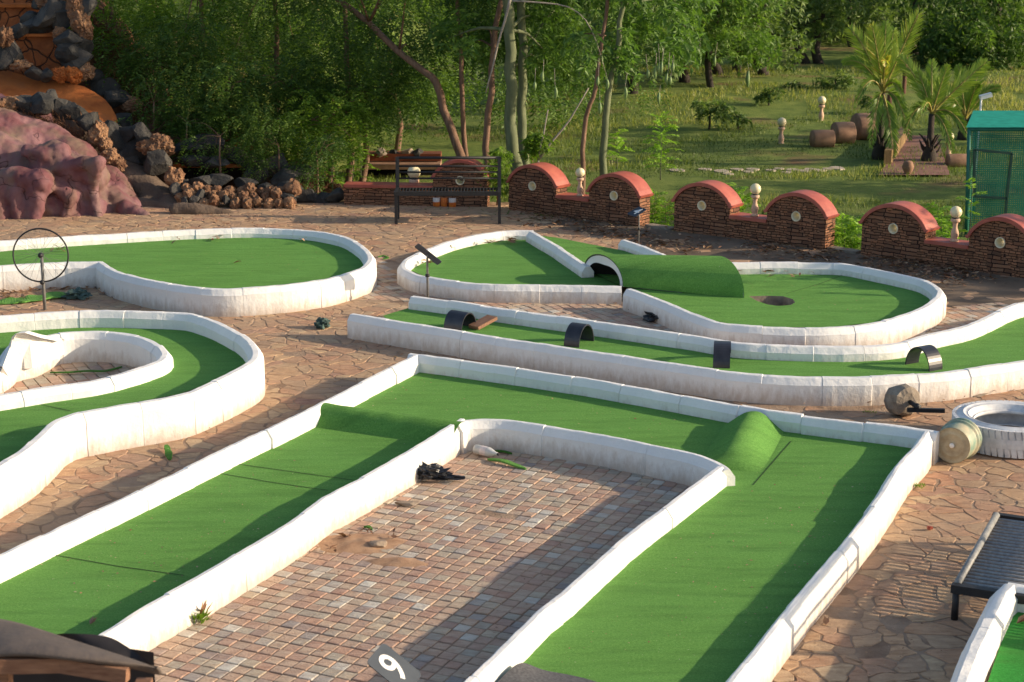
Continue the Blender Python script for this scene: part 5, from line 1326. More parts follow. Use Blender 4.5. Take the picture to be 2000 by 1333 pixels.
# distant orange basin behind the bench
M['rust'] = mk('rusty_orange_rim', (.12, .03, .012), (.22, .06, .02), 4, .85, .4, 30); M['clay'] = mk('clay_barrel', (.20, .105, .065), (.34, .20, .125), 5, .85, .5, 40, .01)
bs = thing('garden_basin', 'orange rimmed planting basin beyond the wall behind the bench', 'basin', (W(775, 320, 31).x, 31, terrain(W(775, 320, 31).x, 31)))
a = W(716, 318, 31); b = W(880, 318, 31)
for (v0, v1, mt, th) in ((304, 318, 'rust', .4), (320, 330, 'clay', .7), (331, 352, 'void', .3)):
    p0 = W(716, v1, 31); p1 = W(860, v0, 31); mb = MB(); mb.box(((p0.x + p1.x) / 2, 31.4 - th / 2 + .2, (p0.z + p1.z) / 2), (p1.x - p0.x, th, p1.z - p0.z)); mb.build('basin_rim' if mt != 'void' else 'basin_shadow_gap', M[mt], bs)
for i, (u, w_) in enumerate(((745, 14), (770, 12), (795, 15), (815, 11))):
    rock_mb(W(u, 300, 31.3), (w_ * .009, .12, .09), i + 300).build('basin_stone', M['rock_dark'] if i % 2 else M['slab'], bs)
# ------------------------------------------------------------------ clay barrels, bridge path and stepping stones beyond the wall
M['clay'] = mk('clay_barrel', (.22, .12, .075), (.36, .21, .13), 5, .85, .5, 40, .01)
M['clay_end'] = mk('clay_barrel_end', (.10, .045, .03), (.17, .08, .05), 5, .85, .5, 40, .01)
def barrel(u, v, Y, rpx, lpx, lab, ang=8):
    s = Y / 3400; r_ = rpx * s; L = lpx * s; p = W(u, v, Y); t = thing('clay_planter', lab, 'planter', (p.x, p.y, terrain(p.x, p.y) - .03), R(ang), 'clay barrel planters lying by the path')
    Mx = Matrix.Rotation(R(90), 3, 'Y')
    mb = MB(); mb.lathe([(r_ * .96, -L / 2), (r_ * 1.0, -L / 2 + .02), (r_ * 1.03, 0), (r_ * 1.0, L / 2 - .02), (r_ * .97, L / 2), (r_ * .80, L / 2), (r_ * .76, L / 2 - .1)], (0, 0, r_ * .95), 24, Mx, capt=False); mb.build('barrel_wall', M['clay'], t, True, world=False)
    mb = MB(); mb.lathe([(.001, L / 2 - .09), (r_ * .78, L / 2 - .09)], (0, 0, r_ * .95), 24, Mx, capb=False, capt=False); mb.build('barrel_hollow', M['clay_end'], t, world=False)
barrel(1604, 322, 35.5, 18, 42, 'smallest clay barrel, nearest to the stepping stones'); barrel(1644, 322, 36.2, 22, 38, 'middle sized clay barrel standing behind the smallest one', 12)
barrel(1688, 325, 36.8, 27, 46, 'largest clay barrel, partly behind the first palm', 14); barrel(1868, 360, 32.6, 14, 42, 'clay barrel lying before the green cage', 4)
br = thing('foot_bridge', 'pink paved foot bridge with yellow stone parapet leading away between the palms', 'bridge', (W(1780, 320, 37).x, 37, terrain(W(1780, 320, 37).x, 37)))
def drape(u, v, up=.0):
    z = 0
    for _ in range(12): q = G(u, v, z); z = terrain(q.x, q.y) + up
    return G(u, v, z)
mb = MB(); vs = []; rows_ = [(342, 1716, 1856), (325, 1728, 1850), (308, 1740, 1844), (292, 1750, 1838), (278, 1759, 1833), (265, 1767, 1828)]
for (v, ul, ur) in rows_: vs += [drape(ul + (ur - ul) * k / 5, v, .04) for k in range(6)]
mb.add(vs, [(i * 6 + k, i * 6 + k + 1, (i + 1) * 6 + k + 1, (i + 1) * 6 + k) for i in range(5) for k in range(5)]); mb.build('deck', mk('pink_deck', (.17, .08, .06), (.26, .135, .10), 4, .85, .4, 30), br)
mb = MB(); vs = []
for (v, ul, ur) in rows_[1:]:
    q = drape(ul - 2, v, 0); w_ = Vector((.14, 0, 0)); vs += [q - Vector((0, 0, .1)), q + Vector((0, 0, .30)), q + w_ + Vector((0, 0, .30)), q + w_ - Vector((0, 0, .1))]
mb.add(vs, [(i * 4 + k, i * 4 + (k + 1) % 4, (i + 1) * 4 + (k + 1) % 4, (i + 1) * 4 + k) for i in range(4) for k in range(4)] + [(0, 1, 2, 3), (19, 18, 17, 16)]); mb.build('parapet', mk('yellow_stone', (.15, .095, .04), (.28, .18, .075), 6, .85, .6, 30, .01), br)
for u, v, Y in ((1731, 318, 37), (1760, 282, 42)):
    p = W(u, v, Y); mb = MB(); mb.tube([(p.x, p.y, terrain(p.x, p.y)), (p.x, p.y, terrain(p.x, p.y) + .9)], .05, 8); mb.build('post', M['clay_end'], br)
M['flag'] = mk('pale_flagstone', (.34, .27, .20), (.52, .44, .35), 4, .85, .3, 30)
for i, (u, v, w_) in enumerate(((1322, 334, 22), (1375, 332, 20), (1410, 336, 24), (1438, 332, 20), (1422, 341, 18), (1462, 337, 20), (1470, 332, 18), (1505, 334, 18), (1520, 331, 16), (1537, 338, 16), (1548, 333, 20), (1570, 335, 22), (1583, 332, 18), (1600, 334, 22), (1618, 331, 18), (1635, 330, 22))):
    z = terrain(*G(u, v, -.3).xy); p = G(u, v, z); rr = random.Random(i); K_ = 9; mb = MB(); rx = w_ * p.y / 3400 * .72; ry = rx * rr.uniform(.8, 1.3)
    ring = [(p.x + math.cos(2 * math.pi * k / K_) * rx * rr.uniform(.8, 1.1), p.y + math.sin(2 * math.pi * k / K_) * ry * rr.uniform(.8, 1.1)) for k in range(K_)]
    mb.add([(x, y, p.z - .05) for x, y in ring] + [(x, y, p.z + .02) for x, y in ring], [(k, (k + 1) % K_, K_ + (k + 1) % K_, K_ + k) for k in range(K_)] + [tuple(K_ + k for k in range(K_))])
    o = mb.build('stepping_stone', M['flag']); rel = ['first', 'second', 'third', 'fourth', 'fifth', 'sixth', 'seventh', 'eighth', 'eighth', 'seventh', 'sixth', 'fifth', 'fourth', 'third', 'second', 'first'][i] + (' stepping stone from the left on the lawn path' if i < 8 else ' stepping stone from the right, counting from the clay barrels')
    tag(recenter(o), rel, 'stepping stone', 'stepping stones across the lawn')
# small finial pot between palms
p = W(1772, 352, 31.5); pt = thing('garden_pot', 'small terracotta pot with a sprig between the two palms', 'pot', (p.x, p.y, terrain(p.x, p.y) - .03))
mb = MB(); mb.lathe([(.06, 0), (.04, .05), (.09, .14), (.11, .2), (.08, .28), (.07, .30)], (0, 0, 0), 16); mb.build('pot_body', M['clay'], pt, True, world=False)
# grey roadside wall glimpsed behind the far trees
mb = MB(); a = W(1440, 118, 66); b = W(1760, 70, 66); mb.box(((a.x + b.x) / 2, 66, (a.z + b.z) / 2 + .2), (b.x - a.x, .4, 1.6)); o = mb.build('boundary_wall', mk('grey_render', (.30, .30, .31), (.42, .42, .44), 2, .9, .2, 10)); tag(recenter(o), 'pale grey boundary wall glimpsed far behind the trees', 'wall')
# ------------------------------------------------------------------ plants
def nrm(a): return a / np.maximum(1e-9, np.linalg.norm(a, axis=1, keepdims=True))
class Leaves:
    """many leaf-sized quads collected as one foliage mesh"""
    def __init__(s): s.P = []; s.R = []
    def quads(s, c, d, L, w, rnd, side=None):
        n = len(c); d = nrm(d)
        if side is None: side = rng.normal(size=(n, 3))
        sd = nrm(np.cross(d, side)); L = np.broadcast_to(np.asarray(L, float).reshape(-1, 1), (n, 1)); w = np.broadcast_to(np.asarray(w, float).reshape(-1, 1), (n, 1))
        up = nrm(np.cross(sd, d)) * w * .18
        p = np.stack([c, c + d * L * .42 + sd * w / 2 + up, c + d * L, c + d * L * .42 - sd * w / 2 + up], 1)
        s.P.append(p.reshape(-1, 3)); s.R.append(np.broadcast_to(rnd, (n,)).copy())
    def pinnate(s, c, d, L, k, lw, ll, rnd, droop=.5):
        """feather leaves: rachis from c along d with k leaflet pairs"""
        n = len(c); d = nrm(d); side = nrm(np.cross(d, np.array([0, 0, 1.0]) + rng.normal(size=(n, 3)) * .25))
        for j in range(k):
            t = (j + .6) / k; base = c + d * (L * t) + np.array([0, 0, -1.0]) * (L * t * t * droop)
            for sg in (-1, 1):
                dd_ = side * sg + d * .45 + rng.normal(size=(n, 3)) * .12 + np.array([0, 0, -.25])
                s.quads(base, dd_, ll * (1 - .45 * abs(2 * t - 1)), lw, rnd, side=np.cross(dd_, side) + rng.normal(size=(n, 3)) * .2 + np.array([0, 0, 1.0]))
    def palmate(s, c, ax, L, w, k, rnd):
        n = len(c); ax = nrm(ax); u = nrm(np.cross(ax, rng.normal(size=(n, 3)))); v = np.cross(ax, u)
        for j in range(k):
            a = 2 * math.pi * j / k; dd_ = u * math.cos(a) + v * math.sin(a) + ax * .25 + np.array([0, 0, -.55])
            s.quads(c, dd_, L, w, rnd, side=np.cross(dd_, ax))
    def build(s, name, mat, parent=None):
        P = np.concatenate(s.P); Rr = np.concatenate(s.R); off = np.array(parent.location) if parent is not None else np.zeros(3); P = P - off
        n = len(P) // 4; me = bpy.data.meshes.new(name); me.vertices.add(n * 4); me.vertices.foreach_set('co', P.ravel())
        me.loops.add(n * 4); me.loops.foreach_set('vertex_index', np.arange(n * 4, dtype=np.int32)); me.polygons.add(n); me.polygons.foreach_set('loop_start', np.arange(0, n * 4, 4, dtype=np.int32))
        me.update(calc_edges=True); at = me.attributes.new('rnd', 'FLOAT', 'FACE'); at.data.foreach_set('value', Rr.astype(float)); me.materials.append(mat)
        o = bpy.data.objects.new(name, me); COL.objects.link(o)
        if parent is not None: o.parent = parent
        return o
ML = {}
ML['dark'] = mat_leaf('dark_feather_leaf', [(0, (.038, .082, .020)), (.6, (.085, .160, .032)), (1, (.155, .25, .046))], .36)  # darker copy of the feather leaf, shade of the near trees in its colour
ML['bright'] = mat_leaf('bright_feather_leaf', [(0, (.09, .16, .022)), (.6, (.16, .27, .034)), (1, (.24, .36, .05))], .42)  # lighter copy of the feather leaf, sunlight on the trees in its colour
ML['kapok'] = mat_leaf('kapok_leaf', [(0, (.06, .13, .03)), (.6, (.12, .225, .046)), (1, (.20, .32, .07))], .38)
ML['mango'] = mat_leaf('broad_leaf', [(0, (.058, .105, .030)), (.6, (.13, .205, .056)), (1, (.23, .31, .095))], .32)
ML['lime'] = mat_leaf('lime_feather_leaf', [(0, (.13, .24, .03)), (.6, (.24, .42, .05)), (1, (.34, .52, .08))], .42)
ML['grass'] = mat_leaf('grass_blade', [(0, (.06, .095, .024)), (.45, (.125, .175, .038)), (.75, (.21, .25, .055)), (1, (.32, .32, .10))], .38)
ML['palm'] = mat_leaf('palm_leaflet', [(0, (.11, .19, .035)), (.5, (.22, .34, .06)), (.85, (.38, .46, .08)), (1, (.55, .44, .09))], .42, .4)
ML['dry'] = mat_leaf('dry_leaf', [(0, (.10, .045, .025)), (.5, (.22, .11, .06)), (.85, (.36, .21, .12)), (1, (.48, .36, .24))], .1)
M['bark_green'] = mk('green_kapok_bark', (.075, .095, .045), (.17, .19, .10), 6, .8, .5, 25, .01, stretch=(2, 2, .5))
M['bark_brown'] = mk('reddish_bark', (.12, .065, .04), (.25, .15, .10), 7, .85, .7, 25, .012, stretch=(3, 3, .6))
M['bark_dark'] = mk('dark_bark', (.025, .02, .016), (.06, .045, .035), 7, .9, .7, 25, .012)
M['twig'] = mk('grey_twig', (.20, .17, .14), (.36, .32, .27), 12, .8, .3, 40)

def clumps(C, RR_, n_per, rz=.8):
    """points scattered in ball-shaped clumps, denser towards their outside"""
    out = []; nn = []
    for c, r_ in zip(C, RR_):
        n = max(3, int(n_per * r_ * r_)); d_ = nrm(rng.normal(size=(n, 3))); q = r_ * (.15 + .85 * rng.random((n, 1)) ** .6) * (.8 + .4 * rng.random())
        out.append(np.array(c) + d_ * q * np.array([1, 1, rz])); nn.append(d_)
    return np.concatenate(out), np.concatenate(nn)
def foliage(kind, C, RR_, density, sc=1.0, mat=None):
    lv = Leaves(); P, N = clumps(C, RR_, density); n = len(P); rnd = np.clip(rng.random(n) * .7 + .3 * rng.random(), 0, 1)
    if kind == 'feather':
        d_ = N * .8 + rng.normal(size=(n, 3)) * .5 + np.array([0, 0, -.35]); lv.pinnate(P, d_, .26 * sc, 6, .026 * sc, .085 * sc, rnd)
    elif kind == 'kapok':
        lv.palmate(P, N + rng.normal(size=(n, 3)) * .4 + np.array([0, 0, .3]), .16 * sc, .042 * sc, 6, rnd)
    elif kind == 'mango':
        lv.palmate(P, N + rng.normal(size=(n, 3)) * .4 + np.array([0, 0, .4]), .13 * sc, .045 * sc, 6, rnd)
    return lv
def limb(mb, pts, r0, r1, n=8):
    P = catmull([Vector(p) for p in pts], .25); K_ = len(P)
    P = [p + Vector((NZ(p.z * 2, i * .3), NZ(p.z * 2, i * .3, 5), 0)) * r0 * .8 for i, p in enumerate(P)]
    mb.tube(P, [r0 + (r1 - r0) * (i / (K_ - 1)) ** .8 for i in range(K_)], n)
def tree(name, label, cat, base, trunk_pts, r0, r1, C, RR_, kind, density, leafmat, bark, group=None, twigs=7, sc=1.0):
    r_ = thing(name, label, cat, base, 0, group); mb = MB(); limb(mb, trunk_pts, r0, r1)
    tp_ = [Vector(p) for p in trunk_pts]
    for c in C[:twigs]:
        c = Vector(c); a = min(tp_[1:], key=lambda q: (q - c).length); mid = a.lerp(c, .5) + Vector((0, 0, .1)); limb(mb, [a, mid, c], r1 * .55, r1 * .15, 5)
    mb.build('trunk', bark, r_, True)
    foliage(kind, C, RR_, density, sc).build('crown', leafmat, r_)
    return r_
RZ = random.Random(21)
def scatter_clumps(n, u0, u1, v0, v1, Y0, Y1, r0, r1):
    C = []; RR_ = []
    for _ in range(n):
        Y = RZ.uniform(Y0, Y1); C.append(tuple(W(RZ.uniform(u0, u1), RZ.uniform(v0, v1), Y))); RR_.append(RZ.uniform(r0, r1))
    return C, RR_
# --- left bank: feathery trees; each its own crown
left_trees = [  # centre px range, Y, kind
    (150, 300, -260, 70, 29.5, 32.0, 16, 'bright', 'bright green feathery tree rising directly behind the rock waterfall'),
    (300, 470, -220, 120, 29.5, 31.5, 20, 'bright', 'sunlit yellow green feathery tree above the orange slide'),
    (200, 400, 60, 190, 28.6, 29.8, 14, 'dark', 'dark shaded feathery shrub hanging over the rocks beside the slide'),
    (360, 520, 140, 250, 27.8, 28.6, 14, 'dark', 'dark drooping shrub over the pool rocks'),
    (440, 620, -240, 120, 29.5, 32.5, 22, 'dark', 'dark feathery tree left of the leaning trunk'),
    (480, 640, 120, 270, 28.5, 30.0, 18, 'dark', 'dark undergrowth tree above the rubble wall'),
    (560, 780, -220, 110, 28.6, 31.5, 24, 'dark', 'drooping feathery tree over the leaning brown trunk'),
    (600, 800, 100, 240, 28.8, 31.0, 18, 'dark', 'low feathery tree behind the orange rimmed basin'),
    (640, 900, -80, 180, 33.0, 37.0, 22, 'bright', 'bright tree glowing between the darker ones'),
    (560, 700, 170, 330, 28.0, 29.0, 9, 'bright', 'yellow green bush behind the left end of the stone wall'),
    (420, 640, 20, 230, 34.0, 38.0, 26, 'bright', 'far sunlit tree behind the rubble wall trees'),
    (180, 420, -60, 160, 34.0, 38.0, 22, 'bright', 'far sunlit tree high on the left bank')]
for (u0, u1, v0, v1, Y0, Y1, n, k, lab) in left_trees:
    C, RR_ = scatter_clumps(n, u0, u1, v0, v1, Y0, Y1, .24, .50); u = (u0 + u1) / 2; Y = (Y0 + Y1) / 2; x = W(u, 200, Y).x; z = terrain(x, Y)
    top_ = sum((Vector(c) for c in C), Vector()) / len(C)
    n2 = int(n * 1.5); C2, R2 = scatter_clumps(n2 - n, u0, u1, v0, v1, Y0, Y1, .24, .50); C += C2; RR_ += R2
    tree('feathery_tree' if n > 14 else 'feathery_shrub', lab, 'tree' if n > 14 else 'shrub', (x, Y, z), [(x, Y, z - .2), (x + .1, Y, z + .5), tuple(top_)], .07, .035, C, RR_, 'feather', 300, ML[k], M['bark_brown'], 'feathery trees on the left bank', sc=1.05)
for (u, v0, v1, w_, Y, lab) in ((430, 215, 320, 70, 27.2, 'dark fern-like shrub spilling over the middle of the rock pile'), (300, 150, 250, 60, 28.0, 'leafy shrub hanging beside the upper slide stones'), (545, 235, 335, 60, 27.3, 'straggly shrub rooted in the right part of the rock pile'), (365, 200, 280, 50, 27.6, 'shrub sprouting above the small orange pool rim'), (620, 260, 365, 45, 27.0, 'green shrub where the rubble wall meets the stone wall')):
    C, RR_ = scatter_clumps(13, u - w_, u + w_, v0, v1, Y - .2, Y + .5, .14, .28); p = W(u, v1 + 15, Y)
    tree('rock_shrub', lab, 'shrub', (p.x, p.y, p.z - .2), [(p.x, p.y, p.z - .2), tuple(p), tuple(W(u, (v0 + v1) / 2, Y))], .025, .012, C, RR_, 'feather', 420, ML['dark'], M['bark_brown'], 'shrubs growing out of the rocks', sc=.8)
C, RR_ = [], []
for _ in range(70):
    Y = RZ.uniform(33, 40); C.append(tuple(W(RZ.uniform(120, 1150), RZ.uniform(-200, 230), Y))); RR_.append(RZ.uniform(.5, .9))
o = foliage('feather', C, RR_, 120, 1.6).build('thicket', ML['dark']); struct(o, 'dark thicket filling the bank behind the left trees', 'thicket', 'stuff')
# --- trunks seen above the wall
def px_path(pts, Y): return [tuple(W(u, v, Y + dy)) for u, v, dy in pts]
def ground_pt(u, Y):
    x = W(u, 330, Y).x; return (x, Y, terrain(x, Y) - .1)
tr_specs = [
    ('leaning_tree', 'leaning brown tree whose trunk bends left above the bench', 'feather', 'dark', 'bark_brown', 28.2, [(903, 320, 0), (893, 280, 0), (868, 215, .1), (848, 160, .2), (830, 142, .3), (780, 100, .5), (720, 45, .8), (655, -5, 1.0)], .085, .045, (640, 860, -180, 120, 27.6, 29.6, 16, .3, .55)),
    ('slim_tree', 'slim brown tree just right of the leaning trunk', 'feather', 'dark', 'bark_brown', 28.6, [(911, 320, 0), (907, 260, 0), (903, 180, 0), (898, 60, .2), (890, -60, .3)], .05, .035, (800, 960, -200, 110, 28.4, 30.4, 16, .3, .52)),
    ('twin_stem_tree', 'twin stemmed reddish tree behind the right end of the bench', 'feather', 'dark', 'bark_brown', 28.0, [(950, 320, 0), (952, 260, 0), (960, 180, 0), (962, 90, .2), (985, -20, .3)], .07, .045, (900, 1060, -160, 100, 28.0, 30.4, 18, .3, .52)),
    ('kapok_tree', 'thick pale green trunked kapok left of the first lamp', 'kapok', 'kapok', 'bark_green', 27.6, [(1008, 330, 0), (1002, 270, 0), (997, 170, 0), (993, 60, 0), (990, -120, 0)], .115, .075, (860, 1110, -180, 130, 26.8, 30.4, 30, .24, .46)),
    ('kapok_tree', 'second darker kapok trunk close to the thick pale one', 'kapok', 'kapok', 'bark_green', 28.4, [(1024, 330, 0), (1022, 240, 0), (1020, 120, 0), (1018, -120, 0)], .085, .06, (980, 1190, -200, 150, 28.2, 31.0, 30, .24, .46)),
    ('crooked_tree', 'thin reddish crooked trunk beside the first globe lamp', 'feather', 'kapok', 'bark_brown', 27.2, [(1138, 335, 0), (1142, 260, 0), (1152, 205, 0), (1163, 168, 0), (1176, 70, .1), (1192, -40, .2)], .045, .028, (1040, 1290, -180, 170, 28.0, 31.4, 30, .24, .44)),
    ('kapok_tree', 'slim kapok with hanging pods between the two arched walls', 'kapok', 'kapok', 'bark_green', 27.3, [(1177, 345, 0), (1182, 270, 0), (1188, 190, 0), (1202, 105, 0), (1218, 10, 0), (1228, -100, 0)], .07, .032, (1110, 1370, -140, 140, 26.6, 30.2, 50, .22, .44)),
    ('kapok_tree', 'kapok branches drooping over the lawn with the last pods', 'kapok', 'kapok', 'bark_dark', 43.0, [(1386, 172, 0), (1384, 120, 0), (1400, 40, 0), (1420, -80, 0)], .10, .05, (1290, 1500, -120, 108, 41.5, 44.5, 26, .45, .75))]
for (nm, lab, kind, lm, bk_, Y, path, r0, r1, cl) in tr_specs:
    P_ = px_path(path, Y); g = ground_pt(path[0][0], Y); C, RR_ = scatter_clumps(cl[6], *cl[:6], cl[7], cl[8])
    tree(nm, lab, 'tree', g, [g] + P_, r0, r1, C, RR_, kind, 210 if kind == 'kapok' else 170, ML[lm], M[bk_], 'trees standing behind the stone walls')
# bare V-shaped sapling
sp_ = ground_pt(1052, 27.0); r_ = thing('bare_sapling', 'leafless sapling with two thin grey stems forking behind the arch', 'sapling', sp_)
mb = MB(); limb(mb, [sp_, tuple(W(1052, 312, 27)), tuple(W(1062, 265, 27)), tuple(W(1070, 215, 27))], .022, .01, 6); limb(mb, [tuple(W(1053, 312, 27)), tuple(W(1080, 275, 27)), tuple(W(1112, 235, 27)), tuple(W(1150, 172, 27))], .024, .01, 6); mb.build('stems', M['twig'], r_, True)
# pale hanging branches and pods
r_ = thing('dead_branch', 'long pale dead branch hanging down left of the kapok trunks', 'branch', tuple(W(970, 100, 27)))
mb = MB(); limb(mb, [tuple(W(998, -10, 27)), tuple(W(985, 40, 27)), tuple(W(972, 90, 27)), tuple(W(960, 140, 27)), tuple(W(948, 182, 27))], .026, .009, 6); mb.build('stem', M['twig'], r_, True)
r_ = thing('arching_branch', 'thin grey branch arching across the top above the pods', 'branch', tuple(W(1100, 30, 26.8)))
mb = MB(); limb(mb, [tuple(W(1000, 2, 26.8)), tuple(W(1060, 6, 26.8)), tuple(W(1110, 14, 26.8)), tuple(W(1145, 40, 26.8)), tuple(W(1165, 85, 26.8)), tuple(W(1182, 140, 26.8))], .016, .006, 6); mb.build('stem', M['twig'], r_, True)
M['pod'] = mk('green_pod', (.09, .16, .05), (.18, .26, .09), 14, .5, .2, 40)
pods = [(1061, 150, 22, 'a'), (1045, 168, 20, 'b'), (1084, 182, 28, 'c'), (1185, 165, 24, 'd'), (1169, 160, 22, 'e'), (1172, 212, 26, 'f'), (1221, 182, 26, 'g'), (1281, 143, 28, 'h'), (1288, 135, 26, 'i'), (1293, 134, 28, 'j'), (1304, 155, 26, 'k'), (1288, 192, 26, 'l'), (1264, 145, 20, 'm'), (1366, 118, 24, 'n'), (1397, 120, 22, 'o'), (1462, 155, 34, 'p'), (1316, 132, 20, 'q'), (1310, 158, 18, 'r')]
pod_lab = {'a': 'upper pod right of the twin kapok trunks', 'b': 'leftmost pod, almost against the second kapok trunk', 'c': 'lone pod on a long stalk between the kapok trunks and the crooked trunk', 'd': 'pod overlapping the slim kapok trunk', 'e': 'pod just left of the slim kapok trunk', 'f': 'lowest pod at the slim kapok, hanging beside its foot of leaves', 'g': 'lone slender pod right of the slim kapok trunk', 'h': 'left pod of the bunch of three', 'i': 'middle pod of the bunch of three', 'j': 'right pod of the bunch of three', 'k': 'pod hanging lower right of the bunch of three', 'l': 'low pod far below the bunch of three', 'm': 'small pod left of the bunch of three', 'n': 'pod before the first dark bank tree', 'o': 'pod right of the first dark bank tree', 'p': 'rightmost and biggest pod, hanging down over the bank', 'q': 'short pod at the right edge of the near kapok leaves', 'r': 'shortest pod, below the right edge of the kapok leaves'}
for i, (u, v, L, _) in enumerate(pods):
    Y = 26.4 if u < 1340 else 30.5; s = Y / 3400; p = W(u, v, Y); r_ = thing('seed_pod', 'green ' + pod_lab[_], 'pod', tuple(p), 0, 'green pods hanging from the kapok trees')
    mb = MB(); h = L * s / 2; w_ = .028 if L < 30 else .04
    bend = RZ.uniform(-.02, .02); mb.tube([Vector((bend * (1 - (k / 4 - 1) ** 2), 0, h - 2 * h * k / 8)) for k in range(9)], [max(.004, w_ * math.sin(math.pi * (k + .25) / 8.6)) for k in range(9)], 10); mb.build('pod_body', M['pod'], r_, True, world=False)
    mb = MB(); mb.tube([(0, 0, h), (RZ.uniform(-.03, .03), 0, h + RZ.uniform(.08, .3))], .004, 5); mb.build('stalk', M['twig'], r_, world=False)
# --- far trees across the top right
far = [(1395, 168, 46, 'bark_dark', 'dark trunked tree at the left edge of the mown bank'), (1432, 165, 47, 'bark_dark', 'thin dark trunked tree beside the first bank tree'), (1482, 160, 46, 'bark_dark', 'leafy bank tree directly above the last pod'), (1565, 150, 50, 'bark_dark', 'forked dark trunked tree in the middle of the far row'),
       (1590, 142, 50, 'bark_dark', 'broad dark trunked tree left of the first palm'), (1660, 120, 54, 'bark_dark', 'far tree directly behind the first palm'), (1780, 130, 52, 'bark_dark', 'dark dense tree behind the second palm'), (1880, 150, 50, 'bark_dark', 'dark dense tree above the green cage'), (1960, 170, 49, 'bark_dark', 'dark dense tree at the upper right corner'), (1330, 165, 44, 'bark_dark', 'leafy tree behind the hanging pods'), (1230, 200, 42, 'bark_dark', 'shady tree behind the slim kapok'), (1100, 190, 44, 'bark_dark', 'shady tree behind the twin kapok trunks')]
for i, (u, v, Y, bk_, lab) in enumerate(far):
    g = ground_pt(u, Y); s = Y / 3400; n = 22
    lowv = {0: 95, 1: 100, 2: 130, 3: 70, 4: 75, 5: 55, 6: 150, 7: 185, 8: 200, 9: 120, 10: 150, 11: 160}[i]
    C, RR_ = scatter_clumps(n, u - 75, u + 75, -130, lowv - 12, Y - 1.6, Y + 1.6, .5, .85)
    if i in (6, 7, 8):
        C2, R2 = scatter_clumps(16, u - 70, u + 80, 60, lowv, Y - 2.4, Y - 1, .5, .8); C += C2; RR_ += R2
    P_ = [tuple(W(u + 4, v - 30, Y)), tuple(W(u + RZ.uniform(-14, 14), v - 90, Y)), tuple(W(u + RZ.uniform(-30, 30), v - 170, Y))]
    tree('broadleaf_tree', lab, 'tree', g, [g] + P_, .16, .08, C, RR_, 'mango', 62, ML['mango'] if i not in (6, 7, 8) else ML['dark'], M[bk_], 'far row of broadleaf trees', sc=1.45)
# a solid far-off wood closing the view
C, RR_ = [], []
for _ in range(150):
    Y = RZ.uniform(62, 72); C.append(tuple(W(RZ.uniform(-150, 2150), RZ.uniform(-160, 60), Y))); RR_.append(RZ.uniform(1.2, 2.0))
o = foliage('mango', C, RR_, 26, 3.2).build('far_wood', ML['mango']); struct(o, 'far off wood closing the view behind the garden', 'wood', 'stuff')
C, RR_ = [], []
for _ in range(85):
    Y = RZ.uniform(55, 61); C.append(tuple(W(RZ.uniform(1180, 2100), RZ.uniform(-20, 112), Y))); RR_.append(RZ.uniform(.8, 1.4))
o = foliage('mango', C, RR_, 34, 2.4).build('far_undergrowth', ML['mango']); struct(o, 'dense undergrowth filling the gaps behind the far row of trees', 'undergrowth', 'stuff')
# unseen off-frame trees, added at the right to shade the lawn and the corner of the terrace
for (x, y, h, lab) in ((13.5, 29, 2.6, 'unseen low tree added just outside the right edge beyond the cage'), (16, 35.5, 4.6, 'unseen tree added outside the right edge farther back'), (11.2, 20.6, 2.4, 'unseen dense shrub added outside the right edge by the terrace corner')):
    C = [(x + RZ.uniform(-1.2, 1.2), y + RZ.uniform(-1.4, 1.4), h * RZ.uniform(.25, 1)) for _ in range(16)]; RR_ = [RZ.uniform(.5, .9) for _ in C]
    tree('broadleaf_tree', lab, 'tree', (x, y, terrain(x, y)), [(x, y, terrain(x, y)), (x, y, h * .5), (x + .2, y, h * .8)], .14, .06, C, RR_, 'mango', 50, ML['mango'], M['bark_dark'], 'unseen shade trees added outside the right edge', sc=1.5)
